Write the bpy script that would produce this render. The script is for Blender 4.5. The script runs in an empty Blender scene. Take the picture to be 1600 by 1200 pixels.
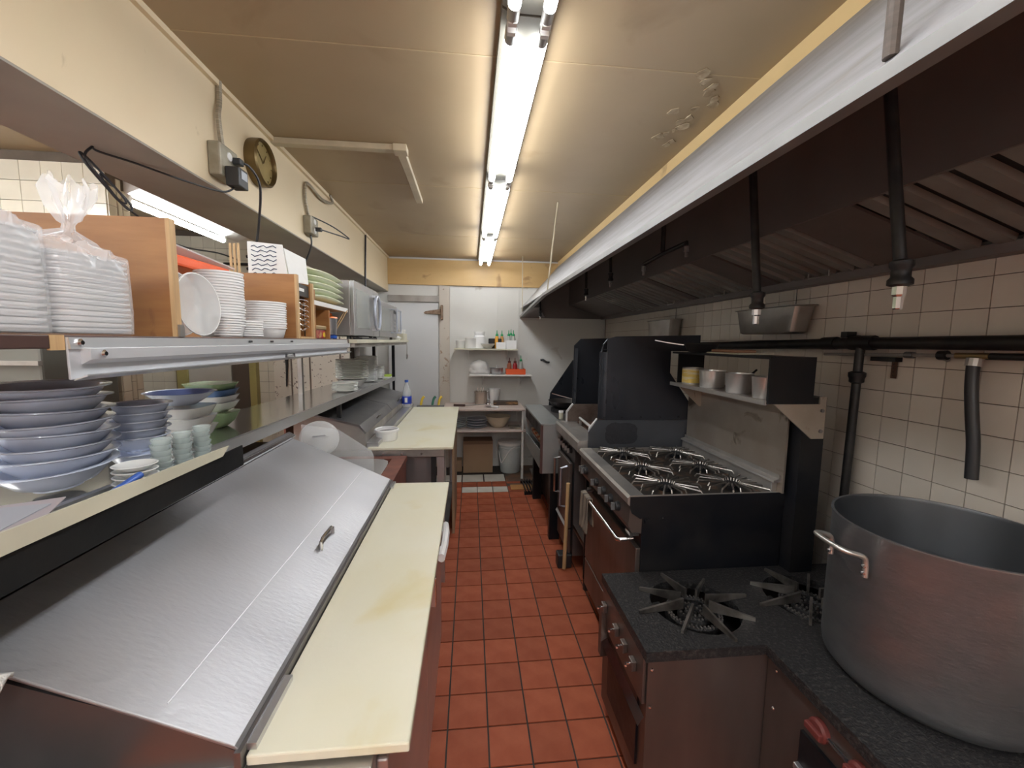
import bpy, math, random
from mathutils import Vector, Matrix
random.seed(7)
PI = math.pi
scn = bpy.context.scene
COL = scn.collection

# ---------------------------------------------------------------- camera, world, exposure
CAMH = 1.5547
f_px, yaw, pit, rol = 638.22, .1018, .1036, .0129
Fw = Vector((math.sin(yaw)*math.cos(pit), math.cos(yaw)*math.cos(pit), -math.sin(pit)))
Rt = Vector((math.cos(yaw), -math.sin(yaw), 0)); Up = Rt.cross(Fw)
r_ = Rt*math.cos(rol)+Up*math.sin(rol); u_ = -Rt*math.sin(rol)+Up*math.cos(rol)
cam_d = bpy.data.cameras.new('camera'); cam = bpy.data.objects.new('camera', cam_d); COL.objects.link(cam)
cam.matrix_world = Matrix(((r_.x, u_.x, -Fw.x, 0), (r_.y, u_.y, -Fw.y, 0), (r_.z, u_.z, -Fw.z, CAMH), (0, 0, 0, 1)))
cam_d.sensor_width = 36; cam_d.lens = f_px*36/1600; cam_d.clip_start = .02; cam_d.clip_end = 60
scn.camera = cam
w = bpy.data.worlds.new('world'); scn.world = w; w.use_nodes = True
w.node_tree.nodes['Background'].inputs[0].default_value = (.8, .85, 1, 1)
w.node_tree.nodes['Background'].inputs[1].default_value = .3
scn.view_settings.view_transform = 'Standard'; scn.view_settings.look = 'None'
scn.view_settings.gamma = 1; scn.view_settings.use_curve_mapping = False
scn.view_settings.exposure = 0.9
TUBE_POWER = 15.0
TUBE_COL = (.93, .97, 1.0)

# ---------------------------------------------------------------- materials
MATS = {}
def mat(name, col, rough=.5, metal=0, var=0, vs=4, col2=None, bump=0, bs=60, stretch=(1, 1, 1), rand=0,
        emis=0, alpha=1, trans=0, rvar=0, stain=None, coat=0, lo=.35, hi=.65, tint=None, spec=.5):
    if name in MATS: return MATS[name]
    m = bpy.data.materials.new(name); m.use_nodes = True; nt = m.node_tree; N = nt.nodes; L = nt.links
    b = N['Principled BSDF']
    b.inputs['Roughness'].default_value = rough; b.inputs['Metallic'].default_value = metal
    c4 = (*col, 1)
    b.inputs['Specular IOR Level'].default_value = spec
    b.inputs['Base Color'].default_value = c4
    tc = N.new('ShaderNodeTexCoord'); mp = N.new('ShaderNodeMapping'); L.new(tc.outputs['Object'], mp.inputs[0])
    mp.inputs['Scale'].default_value = stretch
    src = None
    if var:
        n = N.new('ShaderNodeTexNoise'); n.inputs['Scale'].default_value = vs; n.inputs['Detail'].default_value = 6
        L.new(mp.outputs[0], n.inputs['Vector'])
        rp = N.new('ShaderNodeValToRGB'); rp.color_ramp.elements[0].position = lo; rp.color_ramp.elements[1].position = hi
        L.new(n.outputs[0], rp.inputs[0])
        mx = N.new('ShaderNodeMixRGB'); mx.inputs[1].default_value = c4
        c2 = col2 if col2 else tuple(x*.5 for x in col); mx.inputs[2].default_value = (*c2, 1)
        mu = N.new('ShaderNodeMath'); mu.operation = 'MULTIPLY'; mu.inputs[1].default_value = var
        L.new(rp.outputs[0], mu.inputs[0]); L.new(mu.outputs[0], mx.inputs[0]); src = mx.outputs[0]
        if rvar:
            ma = N.new('ShaderNodeMath'); ma.operation = 'MULTIPLY_ADD'; ma.inputs[1].default_value = rvar; ma.inputs[2].default_value = rough
            L.new(rp.outputs[0], ma.inputs[0]); L.new(ma.outputs[0], b.inputs['Roughness'])
    if stain:
        scol, sscale, s0, s1, samt = stain
        n = N.new('ShaderNodeTexNoise'); n.inputs['Scale'].default_value = sscale; n.inputs['Detail'].default_value = 8
        n.inputs['Distortion'].default_value = .6
        L.new(tc.outputs['Object'], n.inputs['Vector'])
        rp = N.new('ShaderNodeValToRGB'); rp.color_ramp.elements[0].position = s0; rp.color_ramp.elements[1].position = s1
        L.new(n.outputs[0], rp.inputs[0])
        mu = N.new('ShaderNodeMath'); mu.operation = 'MULTIPLY'; mu.inputs[1].default_value = samt; L.new(rp.outputs[0], mu.inputs[0])
        mx = N.new('ShaderNodeMixRGB'); mx.inputs[2].default_value = (*scol, 1); L.new(mu.outputs[0], mx.inputs[0])
        if src: L.new(src, mx.inputs[1])
        else: mx.inputs[1].default_value = c4
        src = mx.outputs[0]
    if rand:
        oi = N.new('ShaderNodeObjectInfo'); hs = N.new('ShaderNodeHueSaturation')
        ma = N.new('ShaderNodeMath'); ma.operation = 'MULTIPLY_ADD'; ma.inputs[1].default_value = rand; ma.inputs[2].default_value = 1-rand/2
        L.new(oi.outputs['Random'], ma.inputs[0]); L.new(ma.outputs[0], hs.inputs['Value'])
        if src: L.new(src, hs.inputs['Color'])
        else: hs.inputs['Color'].default_value = c4
        src = hs.outputs[0]
    if src: L.new(src, b.inputs['Base Color'])
    if bump:
        n2 = N.new('ShaderNodeTexNoise'); n2.inputs['Scale'].default_value = bs; n2.inputs['Detail'].default_value = 3
        L.new(mp.outputs[0], n2.inputs['Vector'])
        bp = N.new('ShaderNodeBump'); bp.inputs['Strength'].default_value = bump; bp.inputs['Distance'].default_value = .004
        L.new(n2.outputs[0], bp.inputs['Height']); L.new(bp.outputs[0], b.inputs['Normal'])
    if emis:
        b.inputs['Emission Color'].default_value = c4 if not tint else (*tint, 1); b.inputs['Emission Strength'].default_value = emis
    if alpha < 1: b.inputs['Alpha'].default_value = alpha
    if trans: b.inputs['Transmission Weight'].default_value = trans; b.inputs['IOR'].default_value = 1.45
    if coat: b.inputs['Coat Weight'].default_value = coat
    MATS[name] = m; return m

ceil_m = mat('ceiling_paint', (.37, .275, .165), .42, var=.6, vs=1.1, col2=(.30, .215, .125), stain=((.2, .12, .05), 2.6, .60, .74, .5), bump=.12, bs=14)
soffit_m = mat('cream_paint', (.70, .58, .40), .42, var=.4, vs=1.3, col2=(.62, .48, .28), stain=((.35, .25, .14), 9, .70, .76, .6))
soff_b = mat('soffit_underside_dark', (.36, .33, .28), .7, var=.4, vs=2)  # darker, greyer tone for the underside than for the soffit faces
header_m = mat('yellowed_board', (.62, .42, .19), .45, var=.5, vs=2, stretch=(1, 1, 3), col2=(.5, .30, .11), stain=((.28, .15, .06), 5, .62, .72, .7))
backwall_m = mat('grey_wall_paint', (.68, .67, .645), .45, var=.5, vs=1.2, col2=(.60, .58, .53), stain=((.30, .24, .18), 4, .66, .74, .6), bump=.1, bs=20)
door_m = mat('cooler_door_paint', (.66, .665, .68), .4, var=.4, vs=1.5, col2=(.60, .60, .61))
grout_m = mat('floor_grout', (.045, .035, .03), .8, var=.5, vs=8)
quarry_m = mat('quarry_tile', (.37, .096, .044), .55, spec=.3, var=.8, vs=9, col2=(.29, .068, .032), bump=.3, bs=35, rand=.26, stain=((.16, .05, .03), 5, .66, .8, .5), rvar=.12)
white_tile_m = mat('white_floor_tile', (.72, .69, .62), .35, var=.4, vs=6, rand=.1)
wgrout_m = mat('wall_grout', (.13, .10, .075), .8, var=.5, vs=9)
wtile_m = mat('wall_tile', (.60, .545, .475), .20, var=.4, vs=3, col2=(.53, .465, .385), rand=.08, stain=((.33, .24, .15), 4, .66, .78, .35))
wtile2_m = mat('cream_wall_tile', (.74, .69, .57), .2, var=.3, vs=3, rand=.07)
steel_m = mat('brushed_steel', (.62, .62, .64), .33, .95, var=.35, vs=3, col2=(.50, .50, .52), bump=.06, bs=120, stretch=(1, .06, 1), rvar=.1)
lid_m = mat('lid_steel', (.43, .43, .45), .41, .90, var=.35, vs=2.2, col2=(.42, .42, .455), bump=.22, bs=90, stretch=(.35, 1.4, 1), rvar=.1)
steelx_m = mat('worn_steel', (.48, .46, .44), .38, .9, var=.6, vs=5, col2=(.30, .27, .24), bump=.08, bs=80, rvar=.2)
darksteel_m = mat('dark_steel', (.24, .23, .235), .35, .9, var=.5, vs=3, col2=(.14, .13, .13), rvar=.15)
chrome_m = mat('chrome', (.8, .8, .82), .15, 1)
hoodout_m = mat('hood_outer_steel', (.43, .43, .45), .5, .5, var=.7, vs=9, stretch=(1, .3, 3), col2=(.30, .295, .29), bump=.35, bs=40, stain=((.30, .25, .2), 6, .64, .74, .4))
hoodin_m = mat('greasy_hood_steel', (.19, .162, .155), .45, .3, var=.6, vs=2.2, col2=(.12, .105, .10), bump=.1, bs=40)
baffle_m = mat('greasy_baffle', (.30, .295, .275), .42, .4, var=.5, vs=8, col2=(.19, .185, .17))
black_m = mat('black_enamel', (.006, .007, .010), .30, .0, spec=.28, var=.5, vs=6, col2=(.016, .014, .013), bump=.15, bs=40, rvar=.2)
shield_m = mat('greasy_black_sheet', (.032, .035, .044), .25, .5, var=.6, vs=3, stretch=(1, 1, .35), col2=(.022, .02, .022), bump=.18, bs=12, rvar=.22)
castiron_m = mat('cast_iron', (.020, .019, .020), .5, .2, var=.45, vs=95, col2=(.12, .11, .10), bump=1, bs=160, lo=.5, hi=.7, spec=.35)
fin_m = mat('worn_grate_steel', (.38, .35, .32), .34, .85, var=.8, vs=12, col2=(.07, .06, .055))
spoke_m = mat('bright_grate_bar', (.36, .34, .32), .28, .95, var=.7, vs=9, col2=(.09, .075, .06))
brown_steel_m = mat('brown_reflecting_steel', (.20, .165, .15), .36, .8, var=.7, vs=4, col2=(.115, .09, .08), stretch=(1, 1, .3), bump=.05, bs=60, rvar=.12)
redknob_m = mat('red_knob', (.16, .035, .03), .4, var=.5, vs=20)
blackplastic_m = mat('black_plastic', (.02, .02, .022), .4)
pot_m = mat('stock_pot_aluminium', (.30, .30, .31), .38, .9, var=.8, vs=5, col2=(.20, .20, .205), stretch=(1, 1, 2.5), bump=.15, bs=50, rvar=.12)
potin_m = mat('pot_inside', (.17, .175, .185), .32, .9, var=.4, vs=3)
board_m = mat('cutting_board', (.74, .715, .585), .42, var=.5, vs=3.2, col2=(.70, .65, .45), stain=((.62, .50, .17), 3.2, .56, .76, .8), bump=.08, bs=90)
cream_m = mat('cream_plastic', (.66, .63, .50), .45, var=.3, vs=5)
alu_m = mat('heat_strip_aluminium', (.62, .63, .66), .5, .35, var=.2, vs=2)
ply_m = mat('plywood', (.38, .175, .055), .5, var=.9, vs=3.5, stretch=(1, 1, 6), col2=(.25, .10, .028), bump=.1, bs=20, stain=((.16, .07, .025), 9, .70, .74, .6))
plyedge_m = mat('plywood_edge', (.60, .40, .20), .6, var=.6, vs=10, stretch=(8, 8, .3), col2=(.38, .22, .10))
darkwood_m = mat('dark_wood_edge', (.06, .035, .03), .45, var=.6, vs=8, col2=(.12, .05, .04))
foam_m = mat('white_foam', (.83, .83, .84), .6)
plas_m = mat('white_plastic', (.84, .84, .84), .3, trans=.0)
bluebowl_m = mat('blue_white_melamine', (.62, .67, .80), .25, coat=.4)
bluein_m = mat('blue_bowl_inside', (.16, .20, .42), .25, coat=.4)
china_m = mat('white_china', (.82, .82, .80), .2, coat=.3)
platestk_m = mat('plate_china', (.78, .78, .73), .22, coat=.3)
green_m = mat('green_melamine', (.36, .50, .27), .25, coat=.4)
pgreen_m = mat('pale_green_china', (.62, .66, .46), .22, coat=.4)
glass_m = mat('clear_glass', (.66, .74, .72), .08, alpha=.45)
clear_m = mat('clear_plastic', (.85, .88, .9), .12, alpha=.22)
frost_m = mat('frosted_plastic', (.86, .87, .87), .25, alpha=.32)
redtile_m = mat('red_brown_laminate', (.24, .085, .06), .4, var=.7, vs=14, col2=(.12, .045, .04))
orange_m = mat('orange_plastic', (.85, .12, .03), .35)
orange2_m = mat('bright_orange', (.9, .22, .04), .4)
blue_m = mat('blue_plastic', (.03, .10, .42), .35)
card_m = mat('cardboard', (.36, .235, .145), .8, var=.4, vs=5, col2=(.29, .18, .10))
paint_m = mat('pipe_paint_cream', (.52, .44, .31), .5, var=.4, vs=8)
gold_m = mat('clock_rim', (.16, .11, .045), .35, .7)
goldface_m = mat('clock_face', (.42, .32, .13), .25, .35, var=.5, vs=6, coat=.6)
boxm = mat('outlet_box_paint', (.34, .31, .24), .5, .3, var=.6, vs=20, col2=(.2, .17, .12))
tube_m = mat('fluorescent_tube', (1, 1, 1), .3, emis=TUBE_POWER, tint=TUBE_COL)
tube2_m = mat('added_bright_tube', (1, 1, 1), .3, emis=TUBE_POWER*3.0, tint=TUBE_COL)  # boosted tubes for the unseen fixtures added as extra light
white_en_m = mat('white_enamel', (.75, .74, .72), .35)
towel_m = mat('stained_towel', (.30, .25, .19), .9, var=.95, vs=10, stretch=(1, 7, .4), col2=(.07, .055, .05), bump=.5, bs=60)
paper_m = mat('white_paper', (.78, .78, .76), .7)
ink_m = mat('black_ink', (.03, .03, .035), .6)
yellow_m = mat('yellow_handle', (.75, .52, .05), .4)
dgreen_m = mat('dark_green_handle', (.03, .16, .10), .4)
doorframe_m = mat('yellow_door_frame', (.42, .36, .13), .5, var=.3, vs=4)
dkdoor_m = mat('dark_doorway_panel', (.10, .075, .055), .6)
speck_m = mat('speckled_splash_panel', (.72, .66, .56), .4, stain=((.13, .08, .06), 40, .62, .66, .9))
bucket_m = mat('grey_white_bucket', (.55, .60, .60), .4, var=.3, vs=4)
pink_m = mat('pinkish_laminate', (.66, .54, .49), .4, var=.3, vs=5)

# ---------------------------------------------------------------- mesh helpers
class MB:
    def __init__(s): s.v = []; s.f = []
    def add(s, vs, fs):
        o = len(s.v); s.v += [tuple(p) for p in vs]; s.f += [tuple(i+o for i in f) for f in fs]; return s
    def hexa(s, p):
        return s.add(p, [(0, 3, 2, 1), (4, 5, 6, 7), (0, 1, 5, 4), (1, 2, 6, 5), (2, 3, 7, 6), (3, 0, 4, 7)])
    def box(s, x0, x1, y0, y1, z0, z1):
        x0, x1 = sorted((x0, x1)); y0, y1 = sorted((y0, y1)); z0, z1 = sorted((z0, z1))
        return s.hexa([(x0, y0, z0), (x1, y0, z0), (x1, y1, z0), (x0, y1, z0), (x0, y0, z1), (x1, y0, z1), (x1, y1, z1), (x0, y1, z1)])
    def prism(s, poly, vec):
        n = len(poly); a = [tuple(p) for p in poly]; b = [tuple(Vector(p)+Vector(vec)) for p in poly]
        return s.add(a+b, [tuple(range(n))[::-1], tuple(range(n, 2*n))]+[(i, (i+1) % n, n+(i+1) % n, n+i) for i in range(n)])
    def prof_y(s, poly, y0, y1):      # polygon in x,z swept along y
        return s.prism([(x, y0, z) for x, z in poly], (0, y1-y0, 0))
    def tube(s, path, r, n=8, cap=True, flat=1):
        P = [Vector(p) for p in path]; rs = r if isinstance(r, (list, tuple)) else [r]*len(P)
        vs = []; fs = []; prev = None
        for i, p in enumerate(P):
            t = (P[min(i+1, len(P)-1)]-P[max(i-1, 0)]).normalized()
            if prev is None:
                a = Vector((0, 0, 1)) if abs(t.z) < .9 else Vector((1, 0, 0)); nn = (a-t*a.dot(t)).normalized()
            else: nn = (prev-t*prev.dot(t)).normalized()
            prev = nn; bb = t.cross(nn)
            for k in range(n):
                an = 2*PI*k/n; vs.append(p+(nn*math.cos(an)+bb*math.sin(an)*flat)*rs[i])
        for i in range(len(P)-1):
            for k in range(n): fs.append((i*n+k, i*n+(k+1) % n, (i+1)*n+(k+1) % n, (i+1)*n+k))
        if cap: fs += [tuple(range(n))[::-1], tuple(range((len(P)-1)*n, len(P)*n))]
        return s.add(vs, fs)
    def lathe(s, prof, c=(0, 0, 0), n=28, sx=1, sy=1, sq=0, mtx=None, cap=True):
        vs = []; fs = []; m = len(prof)
        for rr, z in prof:
            for k in range(n):
                a = 2*PI*k/n+(PI/n); ca, sa = math.cos(a), math.sin(a); q = 1
                if sq: q = 1/((abs(ca)**sq+abs(sa)**sq)**(1/sq))
                p = Vector((rr*ca*q*sx, rr*sa*q*sy, z))
                if mtx: p = mtx @ p
                vs.append((p.x+c[0], p.y+c[1], p.z+c[2]))
        for i in range(m-1):
            for k in range(n): fs.append((i*n+k, i*n+(k+1) % n, (i+1)*n+(k+1) % n, (i+1)*n+k))
        if cap: fs += [tuple(range(n))[::-1], tuple(range((m-1)*n, m*n))]
        return s.add(vs, fs)
    def build(s, name, material, parent=None, smooth=False, bevel=0, seg=2, base=None):
        me = bpy.data.meshes.new(name)
        if parent is not None:
            off = Vector((0, 0, 0)); q = parent
            while q: off += q.location; q = q.parent
        else:
            if base: off = Vector(base)
            else:
                xs, ys, zs = zip(*s.v); off = Vector(((min(xs)+max(xs))/2, (min(ys)+max(ys))/2, min(zs)))
        me.from_pydata([tuple(Vector(p)-off) for p in s.v], [], s.f); me.update()
        o = bpy.data.objects.new(name, me); COL.objects.link(o)
        if parent is not None: o.parent = parent
        else: o.location = off
        me.materials.append(material)
        if smooth:
            for p in me.polygons: p.use_smooth = True
            try: me.set_sharp_from_angle(angle=math.radians(40))
            except Exception: pass
        if bevel:
            b = o.modifiers.new('bevel', 'BEVEL'); b.width = bevel; b.segments = seg; b.limit_method = 'ANGLE'; b.angle_limit = math.radians(40)
        return o
def box(*a): return MB().box(*a)
def tag(o, label, cat, group=None):
    o['label'] = label; o['category'] = cat
    if group: o['group'] = group
    return o
def thing(name, label, cat, loc, group=None):
    o = bpy.data.objects.new(name, None); COL.objects.link(o); o.location = loc; o.empty_display_size = .05
    return tag(o, label, cat, group)
def struct(o): o['kind'] = 'structure'; return o
def copy_tree(o, d, label=None, parent=None):
    c = o.copy(); COL.objects.link(c)
    if parent is not None: c.parent = parent
    else: c.location = Vector(o.location)+Vector(d)
    if label: c['label'] = label
    for ch in list(o.children): copy_tree(ch, (0, 0, 0), None, c)
    return c
def piece(name, mesh, loc, parent, rz=0):
    o = bpy.data.objects.new(name, mesh); COL.objects.link(o); o.location = loc; o.parent = parent; o.rotation_euler.z = rz; return o
def arc(c, r, a0, a1, n, plane='xz'):
    out = []
    for i in range(n+1):
        a = a0+(a1-a0)*i/n; p, q = r*math.cos(a), r*math.sin(a)
        out.append((c[0]+p, c[1], c[2]+q) if plane == 'xz' else (c[0], c[1]+p, c[2]+q) if plane == 'yz' else (c[0]+p, c[1]+q, c[2]))
    return out
def smoothpath(pts, n=6):
    P = [Vector(p) for p in pts]; P = [P[0]]+P+[P[-1]]; out = []
    for i in range(1, len(P)-2):
        for k in range(n):
            t = k/n; a, b, c, d = P[i-1], P[i], P[i+1], P[i+2]
            out.append(.5*((2*b)+(-a+c)*t+(2*a-5*b+4*c-d)*t*t+(-a+3*b-3*c+d)*t**3))
    out.append(P[-2]); return out

ORD = ['bottom', 'second', 'third', 'fourth', 'fifth', 'sixth', 'seventh', 'eighth', 'ninth', 'tenth', 'eleventh', 'twelfth', 'thirteenth', 'fourteenth', 'fifteenth', 'sixteenth', 'seventeenth', 'eighteenth', 'nineteenth', 'twentieth']
def nth(k, n):
    if n == 1: return ''
    return ', bottom one' if k == 0 else ', topmost one' if k == n-1 else ', next to topmost' if k == n-2 and n > 4 else ', %s from bottom' % ORD[k]
# ================================================================ SETTING
CEIL = 2.52; BACK = 5.0; WX = 1.664; S = .162
floor = struct(box(-3.4, 1.9, -3.7, 5.1, -.06, -.006).build('floor', grout_m, base=(0, 0, 0)))
tm = box(-.0775, .0775, -.0775, .0775, -.008, 0).build('tile', quarry_m); tile_me = tm.data
tm.data.transform(Matrix.Translation((0, 0, -.008))); bpy.data.objects.remove(tm)
tw = box(-.0775, .0775, -.0775, .0775, -.016, -.008).build('tile', white_tile_m); tilew_me = tw.data
tilew_me.transform(Matrix.Translation((0, 0, .000))); bpy.data.objects.remove(tw)
def fix_top(me):   # make the top of every shared tile mesh sit at z = 0
    zt = max(v.co.z for v in me.vertices); me.transform(Matrix.Translation((0, 0, -zt)))
fix_top(tile_me); fix_top(tilew_me)
rest = MB(); FX, FY = -.0884, 1.5055
for i in range(-20, 13):
    for j in range(-32, 18):
        x, y = FX+(i+.5)*S, FY+(j+.5)*S
        if y > 4.35 or x > 1.85: continue
        if -3 <= i <= 5 and -5 <= j and not (i <= -2 and j < 0):
            if j == 17 and i > 2: continue
            o = piece('tile', tilew_me if (j == 16 and 0 <= i <= 2) else tile_me, (x, y, random.uniform(-.0012, 0)), floor)
        else:
            rest.box(x-.0775, x+.0775, y-.0775, y+.0775, -.008, 0)
r = rest.build('floor_tiles', quarry_m, floor); r['kind'] = 'stuff'
for i in range(-3, 4):          # the narrow cut row at the back
    x = FX+(i+.5)*S; box(x-.0775, x+.0775, 4.345, 4.40, -.008, 0).build('tile', quarry_m, floor)
for x0, x1 in ((-.60, -.33), (-.32, -.10), (-.085, .145), (.16, .39)):
    box(x0, x1, 4.42, 4.66, -.008, 0).build('white_tile', white_tile_m, floor)
stained_m = mat('stained_concrete', (.075, .06, .05), .55, var=.8, vs=6, col2=(.22, .10, .05))
box(.40, 1.8, 4.10, 5.0, -.008, -.001).build('concrete_patch', stained_m, floor)
tag(box(.43, .70, 4.14, 4.28, 0, .006).build('cardboard_scrap', mat('scrap_card', (.50, .24, .08), .7, var=.5, vs=5)), 'flat brown cardboard scrap on the floor before the dark patch', 'cardboard')

ceiling = struct(box(-3.4, 1.9, -3.7, 5.1, CEIL, CEIL+.05).build('ceiling', ceil_m, base=(0, 0, CEIL)))
seam = mat('ceiling_seam', (.46, .35, .21), .5)
for y in (1.50, 2.72, 3.94):
    box(-.96, 1.05, y-.002, y+.002, CEIL-.0015, CEIL+.01).build('seam_strip', seam, ceiling)
struct(box(-.965, -.945, -2.5, 5.0, CEIL-.02, CEIL).build('trim_1', soffit_m))

random.seed(21)
peel_m = mat('peeling_paint', (.50, .40, .27), .6, var=.8, vs=30, col2=(.22, .15, .08))
for k in range(16):
    px, py = .80+.16*random.random()+.004*k, 1.50+.55*k/16
    pl = []
    nn = 7; rr_ = random.uniform(.012, .032)
    for q in range(nn):
        a_ = 2*PI*q/nn; pl.append((px+rr_*math.cos(a_)*random.uniform(.5, 1.2), py+rr_*math.sin(a_)*random.uniform(.6, 1.5), CEIL-.003-random.uniform(0, .003)))
    MB().prism(pl, (0, 0, .003)).build('paint_flake', peel_m, ceiling)
wb = struct(box(-1.2, 1.9, BACK, BACK+.1, 0, CEIL).build('wall_back', backwall_m, base=(0, BACK, 0)))
for x in (-.239, .325, .581):
    box(x-.006, x+.006, BACK-.006, BACK+.01, .03, 2.205).build('joint_strip', backwall_m, wb)
struct(box(-1.0, 1.05, BACK-.025, BACK-.0, 2.205, 2.497).build('trim_2', header_m, bevel=.003))
struct(box(-.37, 1.66, BACK-.012, BACK, 0, .09).build('baseboard_back', backwall_m))
# cooler door on the back wall
dr = struct(box(-.963, -.382, BACK-.05, BACK-.004, .06, 1.99).build('door_1', door_m, bevel=.006, base=(-.67, BACK, 0)))
box(-.965, -.37, BACK-.03, BACK-.002, 2.005, 2.08).build('door_head', steelx_m, dr, bevel=.003)
rustp = mat('rusty_white_trim', (.58, .53, .47), .6, var=.35, vs=3, col2=(.50, .42, .33), stain=((.28, .15, .08), 14, .62, .70, .8))
box(-.372, -.25, BACK-.02, BACK-.001, 0, 2.2).build('door_jamb', rustp, dr)
hg = MB().prism([(-.55, BACK-.055, 1.875), (-.53, BACK-.055, 1.895), (-.35, BACK-.055, 1.925), (-.35, BACK-.055, 1.86), (-.53, BACK-.055, 1.865)], (0, -.02, 0))
hg.box(-.35, -.325, BACK-.09, BACK-.02, 1.80, 1.97).build('strap_hinge', mat('rusty_steel', (.32, .24, .18), .45, .7, var=.7, vs=25, col2=(.14, .07, .04)), dr, bevel=.004)
# right tiled wall
wr = struct(box(WX+.004, WX+.12, -3.7, 5.0, 0, CEIL).build('wall_right', wgrout_m, base=(WX, 0, 0)))
T = .1022; GY, GZ = 1.4786, 1.6816
a = .0498
wt = MB().box(-.006, 0, -a, a, -a, a).build('tile', wtile_m); wt_me = wt.data; bpy.data.objects.remove(wt)
wt_me.transform(Matrix.Translation((0, 0, -a))) if min(v.co.z for v in wt_me.vertices) > -.01 else None
bev = None
rest = MB()
for j in range(-36, 50):
    for k in range(-14, 5):
        y, z = GY-(j-.5)*T, GZ+(k+.5)*T
        if y > BACK-.03 or z > 1.95: continue
        if .62 < y < 3.25 and z > .83 and z < 1.93:
            piece('tile', wt_me, (.004, y, z), wr)
        else: rest.box(WX-.002, WX+.005, y-a, y+a, z-a, z+a)
r = rest.build('wall_tiles', wtile_m, wr); r['kind'] = 'stuff'
# upper right bulkhead above hood
struct(box(1.05, WX+.02, -2.5, 5.0, 2.40, CEIL).build('wall_bulkhead', mat('bulkhead_paint', (.68, .50, .25), .45, var=.4, vs=1.5, col2=(.60, .40, .17), stain=((.22, .11, .05), 3, .62, .70, .7)), base=(1.3, 0, 2.4)))
# left soffit
so = struct(box(-1.262, -.962, -2.5, 5.0, 2.125, CEIL).build('wall_soffit', soffit_m, base=(-1.1, 0, 2.125)))
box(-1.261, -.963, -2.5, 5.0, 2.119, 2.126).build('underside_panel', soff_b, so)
# room behind the pass shelf
fw_m = mat('pale_wall_paint', (.74, .71, .65), .6, var=.3, vs=1)
struct(box(-3.5, -3.4, -3.7, 5.1, 0, CEIL).build('wall_left', fw_m))
struct(box(-3.4, 1.9, -3.8, -3.7, 0, CEIL).build('wall_front', fw_m))
wl = struct(box(-3.4, -1.955, 2.506, 2.65, 0, CEIL).build('wall_partition', wgrout_m, base=(-2.6775, 2.5, 0)))
t2 = MB().box(-a, a, -.006, 0, -a, a).build('tile', wtile2_m); t2_me = t2.data; bpy.data.objects.remove(t2)
zc = (min(v.co.z for v in t2_me.vertices)+max(v.co.z for v in t2_me.vertices))/2; t2_me.transform(Matrix.Translation((0, 0, -zc)))
yc = max(v.co.y for v in t2_me.vertices); t2_me.transform(Matrix.Translation((0, -yc, 0)))
zc = (min(v.co.z for v in wt_me.vertices)+max(v.co.z for v in wt_me.vertices))/2; wt_me.transform(Matrix.Translation((0, 0, -zc)))
xc = max(v.co.x for v in wt_me.vertices); wt_me.transform(Matrix.Translation((-xc, 0, 0)))
yc = (min(v.co.y for v in wt_me.vertices)+max(v.co.y for v in wt_me.vertices))/2; wt_me.transform(Matrix.Translation((0, -yc, 0)))
for me in (t2_me,):
    xc = (min(v.co.x for v in me.vertices)+max(v.co.x for v in me.vertices))/2; me.transform(Matrix.Translation((-xc, 0, 0)))
rest = MB()
for i in range(14):
    for k in range(24):
        x, z = -1.955-(i+.5)*T, 2.47-(k+.5)*T
        if z < .05: continue
        if i < 6 and (z > 1.7 or 1.1 < z < 1.6): piece('tile', t2_me, (x+2.6775, .006, z), wl)
        else: rest.box(x-a, x+a, 2.500, 2.507, z-a, z+a)
r = rest.build('wall_tiles', wtile2_m, wl); r['kind'] = 'stuff'
for c0, w_ in ((2.506, .055), (2.567, .028), (2.60, .048)):
    for k in range(9):
        z = 2.47-(k+.5)*T-(.05 if w_ < .04 else 0)
        if z < 1.1 or z > 2.4: continue
        box(-1.956, -1.949, c0, c0+w_-.003, z-a, z+a).build('edge_tile', wtile2_m, wl)
for k in range(12):
    for c0, w_ in ((2.506, .055), (2.567, .028), (2.60, .048)):
        z = 1.55-(k+.5)*T-(.05 if w_ < .04 else 0)
        if 1.0 < z < 1.58: box(-1.9565, -1.949, c0, c0+w_-.003, z-a, z+a).build('edge_tile', wtile2_m, wl)
wf = struct(box(-3.4, -1.15, 4.107, 4.2, 0, CEIL).build('wall_rear', wgrout_m, base=(-2.275, 4.1, 0)))
rest = MB()
for i in range(22):
    for k in range(24):
        x, z = -3.35+(i+.5)*T, 2.47-(k+.5)*T
        if z < .05 or x > -1.2 or -2.69 < x < -1.98 and z < 1.95 or x > -1.78 and z < 1.9: continue
        if z > 2.1 and -2.75 < x < -1.7 or 1.05 < z < 1.6 and x < -2.6: piece('tile', t2_me, (x+2.275, .0065, z), wf)
        else: rest.box(x-a, x+a, 4.101, 4.108, z-a, z+a)
r = rest.build('wall_tiles', wtile2_m, wf); r['kind'] = 'stuff'
d2 = struct(box(-2.60, -2.23, 4.06, 4.105, .02, 1.9).build('door_2', mat('pale_door', (.56, .53, .47), .5, var=.3, vs=3), base=(-2.4, 4.1, 0)))
box(-2.69, -2.605, 4.04, 4.106, 0, 1.95).build('door_frame', doorframe_m, d2); box(-2.06, -2.0, 4.04, 4.106, 0, 1.95).build('door_frame', doorframe_m, d2)
box(-2.225, -2.065, 4.07, 4.105, .02, 1.9).build('dark_panel', dkdoor_m, d2)
sp = struct(box(-1.86, -1.16, 4.085, 4.106, .6, 1.85).build('trim_3', speck_m))
for x in (-1.70, -1.53, -1.25): struct(box(x-.006, x+.006, 4.078, 4.086, .6, 1.85).build('trim_4', mat('dark_joint', (.16, .12, .09), .6)))
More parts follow.
